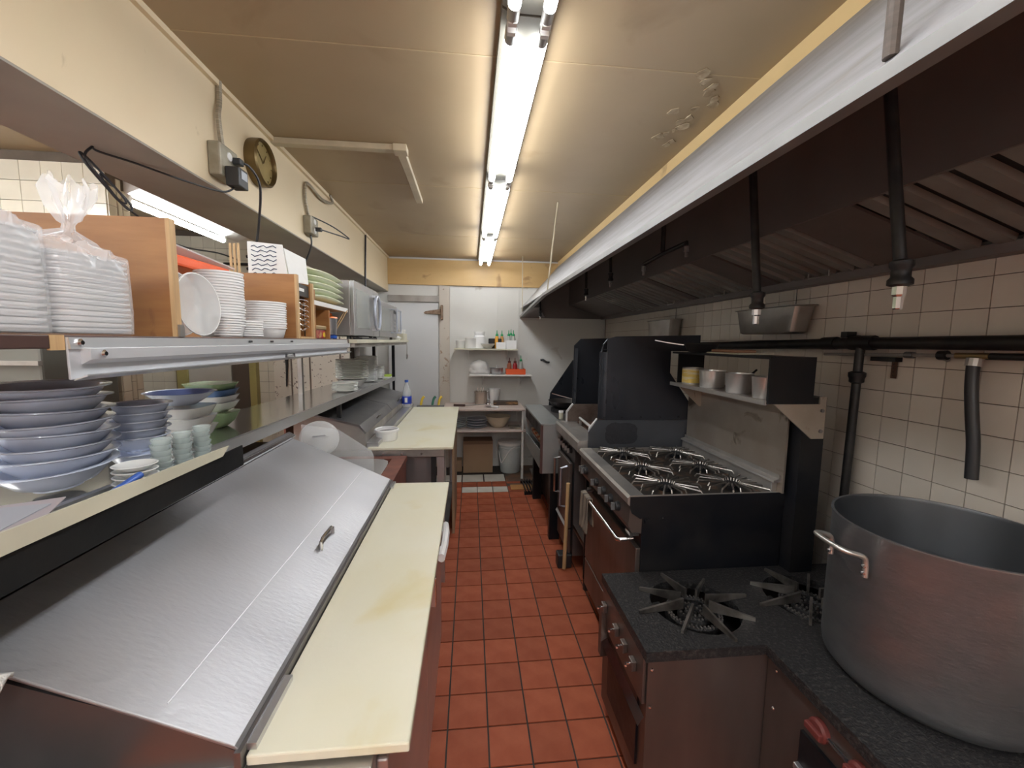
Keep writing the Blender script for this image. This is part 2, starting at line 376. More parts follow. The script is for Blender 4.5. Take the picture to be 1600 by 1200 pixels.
struct(box(-1.15, -1.1, 4.2, 5.0, 0, 2.125).build('wall_return', backwall_m))
struct(box(-1.12, -1.11, 2.55, 4.25, 0.85, 1.13).build('trim_5', mat('red_brown_splash', (.25, .09, .06), .4, var=.7, vs=10, col2=(.36, .22, .15))))

# ================================================================ CEILING LIGHTS
def fixture(y0, y1, label, x=.16, z=2.447, wd=.075, tm_=None):
    t = thing('ceiling_light', label, 'light', (x, (y0+y1)/2, CEIL), 'fluorescent fixtures in a row on the ceiling' if x == .16 else None)
    b = MB(); b.prof_y([(x-wd, CEIL-.001), (x-wd, z+.03), (x-wd*.55, z+.012), (x+wd*.55, z+.012), (x+wd, z+.03), (x+wd, CEIL-.001)], y0, y1)
    b.build('housing', mat('fixture_enamel', (.15, .14, .115), .6, spec=.2), t)
    for s in (-1, 1):
        xx = x+s*.047
        MB().tube([(xx, y0+.06, z-.01), (xx, y1-.06, z-.01)], .0175, 12).build('tube', tm_ or tube_m, t, smooth=True)
        for ya, yb in ((y0+.012, y0+.06), (y1-.06, y1-.012)):
            MB().tube([(xx, ya, z-.01), (xx, yb, z-.01)], .0172, 12).build('tube_end', steelx_m, t, smooth=True)
            box(xx-.012, xx+.012, min(ya, yb)-.006 if ya < (y0+y1)/2 else yb-.006, (min(ya, yb)+.008) if ya < (y0+y1)/2 else yb+.008, z-.028, z+.03).build('lamp_holder', white_en_m, t)
    return t
fixture(-1.25, -.03, 'twin tube ceiling fixture behind the camera over the prep counter')
fixture(-2.48, -1.27, 'added unseen twin tube fixture farthest behind the camera', tm_=tube2_m)  # out-of-view lamp added to lift the dark areas of the kitchen
fixture(-2.9, -1.68, 'added unseen twin tube fixture behind the camera, left row', x=-.55, tm_=tube2_m)  # invented lamp out of view, fills light onto the cooking side
fixture(-2.9, -1.68, 'added unseen twin tube fixture behind the camera, right row', x=.9, tm_=tube2_m)  # invented partner lamp out of view, more fill from behind
fixture(.0, 1.225, 'twin tube ceiling fixture at the top edge of the photo, nearest of the row')
fixture(1.235, 2.39, 'long twin tube ceiling fixture, second nearest of the row')
fixture(2.395, 3.61, 'twin tube ceiling fixture third along the row')
fixture(3.615, 4.86, 'twin tube ceiling fixture farthest along, before the yellow header')
for yy, lb in ((.25, 'added unseen fluorescent fixture in the back room, nearer the dish machine'), (-1.6, 'added unseen fluorescent fixture in the back room, behind the camera')):  # unseen lamps added to brighten the bowls, tiles and right wall
    fixture(yy, yy+1.22, lb, x=-2.25, tm_=tube2_m)
xf = fixture(.9, 2.12, 'added unseen fluorescent fixture across the back room before its tiled partition', x=-2.45, tm_=mat('side_fluorescent_tube', (1, 1, 1), .3, emis=26, tint=TUBE_COL)); xf.rotation_euler.z = PI/2  # unseen lamp added and turned crosswise to brighten the partition tiles
t = thing('wall_light', 'single bright fluorescent batten in the room behind the pass shelf', 'light', (-1.93, 3.1, CEIL))
MB().prof_y([(-1.99, CEIL-.02), (-1.99, 2.40), (-1.95, 2.355), (-1.81, 2.42), (-1.81, CEIL-.02)], 2.62, 3.75).build('housing', white_en_m, t)
MB().tube([(-1.955, 2.66, 2.325), (-1.955, 3.55, 2.325)], .019, 12).build('tube', MATS['side_fluorescent_tube'], t, smooth=True)
box(-1.97, -1.94, 3.55, 3.575, 2.31, 2.37).build('lamp_holder', white_en_m, t); box(-1.97, -1.94, 2.635, 2.66, 2.31, 2.37).build('lamp_holder', white_en_m, t)

# ================================================================ EXHAUST HOOD
hood = thing('exhaust_hood', 'long dark greasy exhaust hood with pale steel front over the cooking line', 'hood', (1.1, 2.5, 1.85))
HY0 = -.9
fp = MB(); fp.prism([(.602, HY0, 1.957), (1.05, HY0, 2.462), (1.06, HY0, 2.456), (.616, HY0, 1.952)], (0, 4.997-HY0, 0)).build('front_panel', hoodout_m, hood)
lp = MB()
def lipz(y): return 1.935 if y < 3.4 else 1.935-.092*(y-3.4)/1.6
ys = [HY0, 0, 1, 2, 3, 3.4, 4.2, 4.995]
vs = []
for y in ys:
    zb = lipz(y); zt = zb+.024
    vs += [(.594, y, zb), (.594, y, zt), (.612, y, zt), (.624, y, zb+.012), (.624, y, zb)]
fs = [(0, 1, 2, 3, 4)[::-1], tuple(range(5*(len(ys)-1), 5*len(ys)))]
for i in range(len(ys)-1):
    for k in range(5): fs.append((i*5+k, i*5+(k+1) % 5, (i+1)*5+(k+1) % 5, (i+1)*5+k))
lp.add(vs, fs).build('lip', mat('hood_lip_steel', (.27, .265, .26), .45, .5, var=.4, vs=4), hood)
box(1.195, 1.21, HY0, 4.99, 2.0, 2.456).build('plenum_panel', hoodin_m, hood)
MB().prism([(.61, 4.975, 1.845), (WX-.02, 4.975, 1.845), (WX-.02, 4.975, 2.45), (1.05, 4.975, 2.45)], (0, .02, 0)).build('end_panel', hoodin_m, hood)
# far lower closing plate of the canopy
MB().prism([(.625, 4.2, 1.90), (.70, 4.2, 1.905), (.9, 4.97, 1.85), (.625, 4.97, 1.85)], (0, 0, .01)).build('corner_plate', hoodin_m, hood)
box(1.60, WX-.003, HY0, 4.97, 1.838, 1.875).build('grease_trough', hoodin_m, hood, bevel=.003)
def fz(x): return 2.0-(x-1.20)*(2.0-1.868)/.40
for a_, b_ in ((HY0, .14), (1.245, 1.495), (2.02, 2.22), (2.78, 2.86), (3.4, 3.46), (4.0, 4.97)):
    MB().prism([(1.20, a_, 2.004), (1.61, a_, 1.868), (1.61, a_, 1.878), (1.20, a_, 2.014)], (0, b_-a_, 0)).build('filler_panel', hoodin_m, hood)
for a_, b_ in ((.16, .66), (.72, 1.24), (1.50, 2.01), (2.23, 2.77), (2.87, 3.39), (3.47, 3.99)):
    fl = MB().prism([(1.20, a_, 2.022), (1.61, a_, 1.886), (1.61, a_, 1.896), (1.20, a_, 2.032)], (0, b_-a_, 0)).build('filter', black_m, hood)
    nb = 6; st = (b_-a_)/nb
    for k in range(nb):
        y = a_+st*(k+.5)
        MB().prism([(1.205, y-st*.32, 2.020), (1.205, y+st*.32, 2.020), (1.205, y+st*.26, 2.0), (1.205, y-st*.26, 2.0)], (.395, 0, -.131)).build('baffle', baffle_m, fl)
    yc = (a_+b_)/2-.02
    MB().tube([(1.56, yc-.055, 1.885), (1.56, yc-.055, 1.862), (1.56, yc+.055, 1.862), (1.56, yc+.055, 1.885)], .004, 6).build('handle', steelx_m, fl)
# rods and conduit
tag(MB().tube([(.60, 2.9, CEIL), (.612, 3.30, 1.96)], .006, 6).build('hanger_rod', paint_m), 'thin rod hanging from the ceiling to the hood lip, left of the paper notes', 'rod')
tag(MB().tube([(.585, 4.72, CEIL), (.60, 4.80, 1.90)], .005, 6).build('hanger_rod', paint_m), 'thin rod hanging from the ceiling at the far hood corner', 'rod')
tag(MB().tube([(.625, .60, CEIL), (.625, .60, 1.985)], .010, 10).build('conduit', mat('brown_conduit', (.10, .075, .06), .55, .2, var=.6, vs=90, stretch=(.1, .1, 1))), 'ribbed brown conduit from the ceiling onto the hood front', 'conduit')
for y, z in ((3.62, 2.02), (3.86, 2.0)):
    x = .602+(z-1.957)*.887
    tag(MB().prism([(x-.008, y-.07, z-.03), (x-.008, y+.07, z-.03), (x+.065, y+.07, z+.06), (x+.065, y-.07, z+.06)], (-.004, 0, .003)).build('note_card', paper_m), ('white note card' if y < 3.7 else 'second white note card, the farther one,')+' taped to the hood front', 'note')
# suppression drops
pipe_m = mat('black_iron_pipe', (.018, .018, .02), .45, .5, var=.5, vs=20, col2=(.05, .045, .04))
def drop(x, y, z0, z1, lab, dy=0, s=1):
    t = thing('nozzle_pipe', lab, 'pipe', (x, y, z1), 'fire suppression drops under the hood')
    MB().tube([(x, y+dy, z0), (x, y, z1+.05*s)], .012*s, 10).build('pipe', pipe_m, t, smooth=True)
    MB().lathe([(.013*s, 0), (.022*s, .004), (.022*s, .014), (.017*s, .02), (.017*s, .036), (.021*s, .042), (.021*s, .052), (.012*s, .056)], (x, y, z1+.025*s), 14).build('coupling', pipe_m, t, smooth=True)
    MB().lathe([(.007*s, -.03*s), (.009*s, -.028*s), (.009*s, -.004), (.013*s, 0), (.013*s, .018*s), (.008*s, .022*s)], (x, y, z1+.008*s), 8).build('nozzle', chrome_m, t)
drop(.9, .792, 2.26, 1.655, 'tall black drop pipe with chrome nozzle nearest the camera under the hood', .09)
drop(.9, 1.225, 2.26, 1.640, 'tall black drop pipe with chrome nozzle in front of the hanging steel pan', .09)
drop(.9, 2.62, 2.25, 1.93, 'short black nozzle pipe under the hood, just beyond the forked pipe', .03, .8)
drop(.9, 3.18, 2.25, 1.90, 'short black nozzle pipe under the hood, second beyond the forked pipe', .03, .8)
drop(.72, 4.25, 2.02, 1.80, 'small nozzle near the far hood corner, lit at its tip', .02, .7)
t = thing('forked_pipe', 'forked black pipe with two nozzles hanging under the hood', 'pipe', (.9, 1.9, 1.93))
MB().tube([(.9, 1.90, 2.25), (.9, 1.90, 1.985)], .011, 8).build('stem', pipe_m, t, smooth=True)
MB().tube([(.88, 2.06, 1.93), (.88, 2.06, 1.955), (.9, 1.9, 1.975), (.92, 1.72, 1.985), (.92, 1.72, 1.955)], .010, 8).build('arm', pipe_m, t, smooth=True)
for x, y, z in ((.88, 2.06, 1.90), (.92, 1.72, 1.925)):
    MB().lathe([(.006, 0), (.008, .002), (.008, .02), (.013, .024), (.013, .045), (.008, .05)], (x, y, z), 8).build('nozzle', darksteel_m, t)

# ================================================================ LEFT: PREP COUNTER 1
pt = thing('prep_table', 'stainless refrigerated prep table in the foreground with a big sloping lid', 'table', (-.45, 1.24, 0))
box(-.80, -.155, .60, 1.86, .12, .878).build('cabinet', steelx_m, pt, bevel=.004)
box(-.155, -.135, .63, 1.22, .16, .86).build('door', steel_m, pt, bevel=.004)
box(-.155, -.135, 1.24, 1.84, .16, .86).build('door', steel_m, pt, bevel=.004)
box(-.134, -.108, 1.25, 1.27, .70, .80).build('hinge', chrome_m, pt, bevel=.003)
for x in (-.76, -.2):
    for y in (.65, 1.8): MB().tube([(x, y, 0), (x, y, .13)], .02, 10).build('leg', blackplastic_m, pt)
MB().prof_y([(-.775, 1.118), (-.475, .9785), (-.363, .925), (-.357, .919), (-.361, .916), (-.475, .972), (-.775, 1.111)], .612, 1.852).build('lid', lid_m, pt, bevel=.002)
lid = pt.children[-1]
MB().tube([(-.475, .64, .9785), (-.475, 1.84, .9785)], .0012, 6).build('crease', steel_m, lid)
hx, hz = -.425, .957
MB().tube([(hx, 1.165, hz-.004), (hx, 1.167, hz+.018), (hx, 1.18, hz+.024), (hx, 1.25, hz+.024), (hx, 1.263, hz+.018), (hx, 1.265, hz-.004)], .0055, 8).build('handle', chrome_m, lid, smooth=True)
MB().prism([(-.80, .618, .882), (-.362, .618, .882), (-.362, .618, .908), (-.475, .618, .970), (-.80, .618, 1.10)], (0, .012, 0)).build('end_panel', darksteel_m, pt)
MB().prism([(-.80, 1.83, .882), (-.362, 1.83, .882), (-.362, 1.83, .908), (-.475, 1.83, .970), (-.80, 1.83, 1.10)], (0, .012, 0)).build('end_panel', darksteel_m, pt)
box(-.82, -.35, .605, .62, .862, .884).build('front_rail', steelx_m, pt)
box(-.362, -.352, .606, 1.86, .878, .918).build('front_rail', darksteel_m, pt)
box(-.80, -.782, .60, 1.87, .88, 1.135).build('hinge_rail', darksteel_m, pt)
MB().prof_y([(-.80, 1.12), (-.775, 1.12), (-.772, 1.128), (-.80, 1.145)], .60, 1.87).build('hinge_rail', chrome_m, pt)
box(-1.12, -.802, .3, 1.87, .88, 1.10).build('rear_ledge', black_m, pt, bevel=.004)
box(-.90, -.73, .49, .60, .884, 1.075).build('end_bin', darksteel_m, pt, bevel=.004)
box(-.835, -.80, .3, 1.87, 1.10, 1.125).build('rear_rail', steelx_m, pt)
cb = MB().box(-.350, -.098, .615, 1.862, .884, .902).build('cutting_board', board_m, bevel=.003)
tag(cb, 'long yellowed cutting board along the front of the foreground prep table', 'cutting board')
ad = mat('board_clip_steel', (.6, .6, .62), .3, .9)
box(-.352, -.338, .625, .76, .9025, .914).build('clip', ad, pt); box(-.356, -.338, 1.79, 1.855, .9025, .912).build('clip', ad, pt)
tag(MB().tube([(-.094, 1.29, .845), (-.088, 1.36, .85), (-.088, 1.46, .85), (-.094, 1.53, .845)], .016, 8, flat=.8).build('door_handle', plas_m), 'white plastic pull sticking out under the board edge by the aisle', 'handle')
bpy.data.objects['door_handle'].parent = None
dh = bpy.data.objects['door_handle']; dh.parent = pt; dh.location = dh.location-pt.location
for k in ('label', 'category'): del dh[k]
box(-.135, -.086, 1.33, 1.36, .835, .85).build('handle_bracket', plas_m, pt); box(-.135, -.086, 1.47, 1.50, .835, .85).build('handle_bracket', plas_m, pt)
# wrapped cloth at the near left end
cl = MB(); n = 10; vs = []; fs = []
for i in range(n+1):
    for j in range(n+1):
        x = -.88+.250*i/n; y = .50+.09*j/n
        vs.append((x, y, 1.085+.07*(1-abs(i/n-.35)*1.5)+.010*math.sin(i*1.7+j*.9)+.006*math.sin(j*2.3)))
for i in range(n):
    for j in range(n): fs.append((i*(n+1)+j, (i+1)*(n+1)+j, (i+1)*(n+1)+j+1, i*(n+1)+j+1))
cl.add(vs, fs)
o = cl.build('cloth', mat('waffle_cloth', (.62, .60, .57), .9, bump=1, bs=140), smooth=True); tag(o, 'pale textured cloth lying at the near left end of the big lid', 'cloth')
md = o.modifiers.new('solid', 'SOLIDIFY'); md.thickness = .006
tag(box(-.80, -.56, .48, .60, .86, .884).build('side_ledge', darksteel_m), '', 'ledge')
sl = bpy.data.objects['side_ledge']; sl.parent = pt; sl.location = sl.location-pt.location
for k in ('label', 'category'): del sl[k]

# clear guard + round lid beyond
g = MB().prism([(-.76, 1.90, .87), (-.76, 1.90, 1.17), (-.60, 1.90, 1.145), (-.455, 1.90, 1.045), (-.445, 1.90, 1.02), (-.445, 1.90, .87)], (0, .004, 0)).build('splash_guard', clear_m)
tag(g, 'clear plastic splash guard standing between the big lid and the sink', 'guard')
t = thing('round_lid', 'round translucent plastic lid with a metal pull leaning beyond the big steel lid', 'lid', (-.735, 2.02, .98))
Mx = Matrix.Translation((-.715, 1.99, 1.085)) @ Matrix.Rotation(math.radians(22), 4, 'Z') @ Matrix.Rotation(math.radians(62), 4, 'X')
MB().lathe([(.0, .006), (.07, .006), (.082, .002), (.088, -.004), (.086, -.008), (.08, -.002), (.068, .001), (.0, .001)], (0, 0, 0), 32, mtx=Mx).build('disc', frost_m, t, smooth=True)
MB().tube([Mx @ Vector(p) for p in ((-.03, 0, .004), (-.026, 0, .028), (.02, 0, .030), (.032, 0, .006))], .006, 8, flat=2.0).build('pull', chrome_m, t, smooth=True)

# ================================================================ SINK UNIT
sk = thing('sink_unit', 'small steel sink set in a red-brown counter between the two prep tables', 'sink', (-.65, 2.18, 0))
z = .852
box(-1.10, -.93, 1.885, 2.49, z-.03, z).build('counter', redtile_m, sk); box(-.93, -.385, 2.43, 2.49, z-.03, z).build('counter', redtile_m, sk)
box(-.93, -.385, 1.885, 1.93, z-.03, z).build('counter', redtile_m, sk); box(-.465, -.385, 1.93, 2.43, z-.03, z).build('counter', redtile_m, sk)
MB().lathe([(.25, .004), (.262, .002), (.262, 0), (.235, -.001), (.225, -.01), (.215, -.17), (.19, -.19), (0, -.19), (0, -.195), (.195, -.195), (.22, -.175), (.235, -.02), (.24, -.004)], (-.695, 2.18, z+.001), 40, sx=.88, sy=.93, sq=6).build('basin', steel_m, sk, smooth=True)
box(-1.10, -.39, 1.89, 2.48, .10, .62).build('cabinet', redtile_m, sk)
box(-.42, -.39, 1.89, 2.48, .62, .82).build('front_panel', redtile_m, sk); 
for y in (1.905, 2.465): box(-1.10, -.42, y-.012, y+.012, .62, .82).build('side_panel', redtile_m, sk)
for x in (-1.06, -.44):
    for y in (1.93, 2.44): box(x-.02, x+.02, y-.02, y+.02, 0, .10).build('leg', blackplastic_m, sk)

# ================================================================ PREP COUNTER 2
p2 = thing('prep_table', 'second stainless prep table with two hinged lids, beyond the sink', 'table', (-.55, 3.3, 0))
box(-1.05, -.16, 2.51, 4.12, .835, .884).build('table_top', steelx_m, p2, bevel=.004)
for x in (-.42, -.30, -.53): MB().tube([(x, 2.51, .86), (x, 2.503, .86)], .006, 8).build('screw', chrome_m, p2)
MB().prof_y([(-1.05, .885), (-.635, .885), (-.635, .985), (-.68, 1.03), (-.97, 1.105), (-1.05, 1.105)], 2.515, 4.10).build('well_housing', steelx_m, p2)
for a_, b_ in ((2.508, 3.33), (3.34, 4.11)):
    l2 = MB().prof_y([(-.628, .992), (-.667, 1.040), (-.972, 1.118), (-.972, 1.108), (-.67, 1.028), (-.636, .985)], a_, b_).build('lid', mat('grey_lid_steel', (.30, .30, .31), .3, .9, var=.4, vs=3, rvar=.1), p2)
    yc = (a_+b_)/2-.05
    MB().tube([(-.645, yc, 1.015), (-.632, yc+.01, 1.03), (-.632, yc+.09, 1.03), (-.645, yc+.10, 1.015)], .005, 6).build('handle', chrome_m, l2)
box(-.633, -.56, 2.52, 4.10, .885, .93).build('inner_rail', steel_m, p2, bevel=.003)
for x, y in ((-.185, 2.545), (-1.02, 2.545), (-.185, 4.08), (-1.02, 4.08)): box(x-.022, x+.022, y-.022, y+.022, 0, .835).build('leg', steel_m, p2)
box(-.245, -.215, 2.53, 2.56, 0, .835).build('leg', blackplastic_m, p2)
MB().prism(arc((-.62, 2.60, .60), .17, 0, 2*PI, 23), (0, 1.2, 0)).build('drum', steelx_m, p2, smooth=True)
box(-1.04, -.17, 2.56, 4.08, .10, .13).build('undershelf', darksteel_m, p2)
box(-1.03, -.255, 2.72, 2.73, .13, .83).build('back_panel', steel_m, p2)
b2 = MB().prism([(-.105, 2.49, .887), (-.62, 2.49, .887), (-.62, 2.62, .887), (-.555, 2.66, .887), (-.555, 4.05, .887), (-.115, 4.05, .887)], (0, 0, .016)).build('cutting_board', board_m, bevel=.003)
tag(b2, 'second large pale cutting board on the far prep table', 'cutting board')
rm = thing('ramekin', 'round white ramekin on the near corner of the far cutting board', 'ramekin', (-.545, 2.70, .904))
MB().lathe([(0, 0), (.062, 0), (.066, .006), (.070, .055), (.078, .058), (.078, .070), (.073, .074), (.068, .070), (.062, .012), (0, .010)], (-.545, 2.70, .904), 32).build('bowl', plas_m, rm, smooth=True)
MB().lathe([(0, 0), (.060, 0), (.060, .004), (0, .006)], (-.545, 2.70, .955), 24).build('sauce', mat('dark_sauce', (.12, .10, .10), .25), rm)
bt = thing('water_bottle', 'clear water bottle with blue label and cap beside the far cutting board', 'bottle', (-.585, 3.86, .931))
bc = (-.592, 3.86, .931)
MB().lathe([(0, 0), (.040, 0), (.044, .008), (.044, .12), (.040, .15), (.022, .205), (.013, .23), (.013, .245), (0, .245)], bc, 24).build('body', mat('bottle_plastic', (.8, .85, .9), .08, alpha=.3), bt, smooth=True)
MB().lathe([(.0445, .035), (.0452, .036), (.0452, .105), (.0445, .106)], bc, 24, cap=False).build('blue_label', mat('blue_label', (.02, .05, .42), .4), bt, smooth=True)
box(bc[0]+.030, bc[0]+.036, bc[1]-.034, bc[1]-.030, 0, 0) if 0 else None
MB().prism([(bc[0]-.012, bc[1]-.0462, bc[2]+.05), (bc[0]+.012, bc[1]-.0462, bc[2]+.05), (bc[0]+.012, bc[1]-.0462, bc[2]+.095), (bc[0]-.012, bc[1]-.0462, bc[2]+.095)], (0, .002, 0)).build('label_patch', paper_m, bt)
MB().lathe([(0, .235), (.017, .235), (.017, .256), (0, .256)], bc, 16).build('cap', blue_m, bt)
for k, (px, m_, lb) in enumerate(((-.487, yellow_m, 'knife with a yellow handle, left one in the rack behind the board'), (-.375, dgreen_m, 'knife with a dark green handle in the rack behind the board'), (-.315, yellow_m, 'knife with a yellow handle, right one in the rack behind the board'))):
    t = thing('knife', lb, 'knife', (px, 4.085, .85), 'knives standing in the rack')
    box(px-.012, px+.012, 4.082, 4.086, .86, .925).build('blade', chrome_m, t)
    MB().tube(smoothpath([(px-.002, 4.084, .915), (px+.004, 4.084, .95), (px+.016, 4.084, .985), (px+.032, 4.084, 1.0)]), .012, 8, flat=.8).build('handle', m_, t, smooth=True)
tag(MB().box(-.53, -.26, 4.072, 4.096, .8845, .916).build('knife_rack', darksteel_m, bevel=.002), 'narrow steel knife rack at the far end of the far board', 'rack')
tag(box(-.145, -.125, 3.2, 3.75, .0, .80).build('cardboard_sheet', card_m), 'brown cardboard sheet standing under the far board by the aisle', 'cardboard')

# ================================================================ SHELVES OVER THE COUNTER
TSZ = 1.556
sh = thing('pass_shelf', 'two-level steel pass shelf over the prep tables, loaded with dishes', 'shelf', (-.9, 2.4, .88))
box(-1.22, -.70, .25, 2.46, 1.533, TSZ).build('top_board', darkwood_m, sh, bevel=.002)
box(-1.22, -.655, 2.46, 4.45, 1.533, TSZ).build('top_board', cream_m, sh, bevel=.002)
box(-1.20, -.67, 2.47, 4.44, 1.508, 1.532).build('top_frame', steelx_m, sh)
box(-.705, -.699, .76, .785, 1.53, 1.556).build('end_trim', plyedge_m, sh)
def dz(y): return 1.20-(y-.4)*.035/4.0
MB().prism([(-1.19, .25, dz(.25)-.012), (-.80, .25, dz(.25)-.012), (-.80, .25, dz(.25)), (-1.19, .25, dz(.25))], (0, 4.15, -.035)).build('lower_deck', mat('polished_deck', (.42, .41, .40), .13, .95, var=.2, vs=3), sh)
MB().hexa([(-.80, .25, 1.195), (-.785, .25, 1.195), (-.785, 4.4, 1.135), (-.80, 4.4, 1.135), (-.80, .25, 1.238), (-.785, .25, 1.238), (-.785, 4.4, 1.172), (-.80, 4.4, 1.172)]).build('front_lip', steel_m, sh)
for x, y in ((-1.15, 2.9), (-.80, 4.36), (-1.0, 4.38)):
    box(x-.014, x+.014, y-.014, y+.014, dz(y)-.002, 1.51).build('post', steelx_m if y < 3 else black_m, sh)
for x, y, zz in ((-.805, 2.58, 1.065), (-.80, 4.36, .886), (-1.13, 4.3, .886), (-1.13, 3.7, 1.10), (-1.15, .35, .88)):
    box(x-.012, x+.012, y-.012, y+.012, zz, dz(y)-.012).build('post', black_m, sh)
tray = thing('front_tray', 'long tray with a cream guard edge hung before the lower shelf', 'tray', (-.72, .75, 1.19))
box(-.783, -.652, .45, 1.215, 1.192, 1.200).build('floor', mat('tray_grey', (.28, .27, .24), .5, .4, var=.3, vs=4), tray)
box(-.652, -.648, .45, 1.215, 1.192, 1.250).build('front_wall', black_m, tray)
MB().prism([(-.647, .59, 1.251), (-.647, 1.11, 1.247), (-.647, 1.14, 1.268), (-.647, .59, 1.284)], (.005, 0, 0)).build('guard', cream_m, tray)
# heat strip
hs = thing('heat_strip', 'long aluminium food warmer strip with louvred profile along the top shelf edge', 'warmer', (-.69, 1.6, 1.475))
y0, y1 = .785, 2.40
box(-.699, -.695, y0, y1, 1.478, 1.5525).build('back_plate', alu_m, hs, bevel=.001)
MB().prof_y([(-.695, 1.534), (-.678, 1.532), (-.678, 1.513), (-.694, 1.504), (-.695, 1.504)], y0+.022, y1).build('channel', alu_m, hs)
MB().prof_y([(-.695, 1.5525), (-.693, 1.5525), (-.690, 1.532), (-.695, 1.532)], y0, y1).build('top_flange', mat('bright_flange', (.72, .73, .75), .3, .7), hs)
MB().prism([(-.694, y0+.005, 1.476), (-.694, y1, 1.476), (-.672, y1, 1.484), (-.672, y0+.005, 1.484)], (0, 0, .003)).build('reflector_edge', mat('bright_flange', (0, 0, 0)), hs)
for y, zz, x in ((y0+.018, 1.543, -.692), (y0+.045, 1.523, -.677)):
    MB().lathe([(.007, 0), (.007, .003), (.004, .006), (0, .006)], (0, 0, 0), 10, mtx=Matrix.Translation((x, y, zz)) @ Matrix.Rotation(PI/2, 4, 'Y')).build('screw', chrome_m, hs)
box(-.671, -.669, 1.565, 1.645, 1.486, 1.500).build('rating_label', ink_m, hs)
hsl = hs.children[-1]
for k in range(3):
    box(-.669, -.6685, 1.575+.002*k, 1.635-.006*k, 1.4885+k*.004, 1.490+k*.004).build('label_line', paper_m, hsl)
for y in (1.36, 1.50, 1.66):
    box(-.690, -.6885, y, y+.02, 1.541, 1.547).build('label_mark', ink_m, hs)

# --- foam boxes in plastic bags
def bagstack(cx, cy, n, topz, lab, bl, grp, knot):
    zz = TSZ+.004
    hh = (topz-TSZ-.012)/n
    for k in range(n):
        m = MB(); m.lathe([(0, 0), (.064, 0), (.074, .002), (.0755, hh*.5), (.079, hh*.58), (.080, hh*.92), (.072, hh*.94), (.066, hh*.3), (0, hh*.25)], (cx+random.uniform(-.001, .001), cy, zz+k*hh), 32, sx=1.30, sy=1, sq=7)
        o = m.build('foam_box', foam_m, smooth=True); tag(o, bl+nth(k, n), 'foam box', grp)
    g = MB(); P = []
    nseg = 56
    zs = [TSZ+.001, TSZ+.004, TSZ+.05, TSZ+.10, topz-.05, topz-.015, topz+.004, topz+.012, topz+.022]+([topz+.032, topz+.045, topz+.058, topz+.078, topz+.10, topz+.116] if knot else [topz+.026])
    rr = [.078, .0825, .083, .083, .083, .082, .076, .058, .034]+([.009, .008, .013, .022, .028, .025] if knot else [.004])
    vs = []; fs = []
    for i, (zq, rq) in enumerate(zip(zs, rr)):
        for k in range(nseg):
            an = 2*PI*k/nseg; ca, sa = math.cos(an), math.sin(an); s_ = 7 if i < 7 else (4 if i < 9 else 2)
            q = 1/((abs(ca)**s_+abs(sa)**s_)**(1/s_))
            up = i >= 6
            wr_ = (.10*math.sin(9*an+i)+.06*math.sin(17*an+2*i)) if up else .006*math.sin(13*an+i*2.1)
            if i >= 11: wr_ = .35*math.sin(5*an+i*.7)+.2*math.sin(11*an)
            kx = .0
            if i >= 9: kx = .12+.03*(i-9)/6
            rx = rq*q*(1+wr_)
            vs.append((cx+(.03 if i == 8 and knot else 0)+rx*ca*(1.30 if i < 9 else 1.0)+(kx*.6 if knot else 0), cy+rx*sa-kx*.2, zq+(.01*math.sin(7*an+i) if i >= 11 else (.004*math.sin(5*an) if up else 0))))
    for i in range(len(zs)-1):
        for k in range(nseg): fs.append((i*nseg+k, i*nseg+(k+1) % nseg, (i+1)*nseg+(k+1) % nseg, (i+1)*nseg+k))
    fs.append(tuple(range(nseg))[::-1])
    g.add(vs, fs); o = g.build('plastic_bag', mat('bag_film', (.93, .93, .95), .13, alpha=.30, bump=.9, bs=16), smooth=True)
    return tag(o, lab, 'bag')
bagstack(-.812, .882, 14, 1.715, 'knotted clear bag round a stack of foam boxes against the plywood divider', 'white foam box in the knotted clear bag', 'foam boxes in the knotted bag', True)
bagstack(-.818, .715, 14, 1.738, 'clear bag round a stack of foam boxes at the left edge of the photo', 'white foam box in the bag at the left photo edge', 'foam boxes in the leftmost bag', False)

# --- plywood divider and boxes
t = thing('plywood_divider', 'upright plywood divider on the top shelf right of the bagged foam boxes', 'divider', (-.93, 1.075, TSZ))
box(-1.16, -.712, 1.066, 1.084, TSZ, 1.832).build('panel', ply_m, t); box(-.712, -.703, 1.065, 1.085, TSZ, 1.832).build('edge', plyedge_m, t)
box(-.703, -.697, 1.070, 1.085, TSZ, 1.585).build('corner_bracket', steelx_m, t)
t = thing('plywood_box', 'plywood cubby on the top shelf holding the chrome rack, behind the round containers', 'box', (-.94, 1.78, TSZ))
box(-1.16, -.712, 1.772, 1.790, TSZ, 1.815).build('panel', ply_m, t); box(-.712, -.703, 1.771, 1.791, TSZ, 1.815).build('edge', plyedge_m, t)
box(-1.16, -.712, 1.935, 1.950, TSZ, 1.80).build('panel', ply_m, t); box(-.712, -.703, 1.934, 1.951, TSZ, 1.80).build('edge', plyedge_m, t)
box(-1.16, -.70, 1.791, 1.934, TSZ, 1.564).build('floor', plyedge_m, t)
# red orange tray with clear lid
t = thing('storage_box', 'shallow red-orange plastic box with a clear lid resting across the plywood', 'box', (-.98, 1.42, 1.818))
# sits on the divider, containers and cubby tops
MB().prism([(-1.14, 1.10, 1.7655), (-.86, 1.10, 1.7655), (-.86, 1.60, 1.7655), (-1.14, 1.60, 1.7655)], (0, 0, .034)).build('body', orange_m, t, bevel=.008)
MB().prism([(-1.15, 1.092, 1.832), (-.85, 1.092, 1.832), (-.85, 1.61, 1.8), (-1.15, 1.61, 1.8)], (0, 0, .006)).build('lid', mat('clear_lid', (.85, .8, .8), .15, alpha=.5), t, bevel=.002)
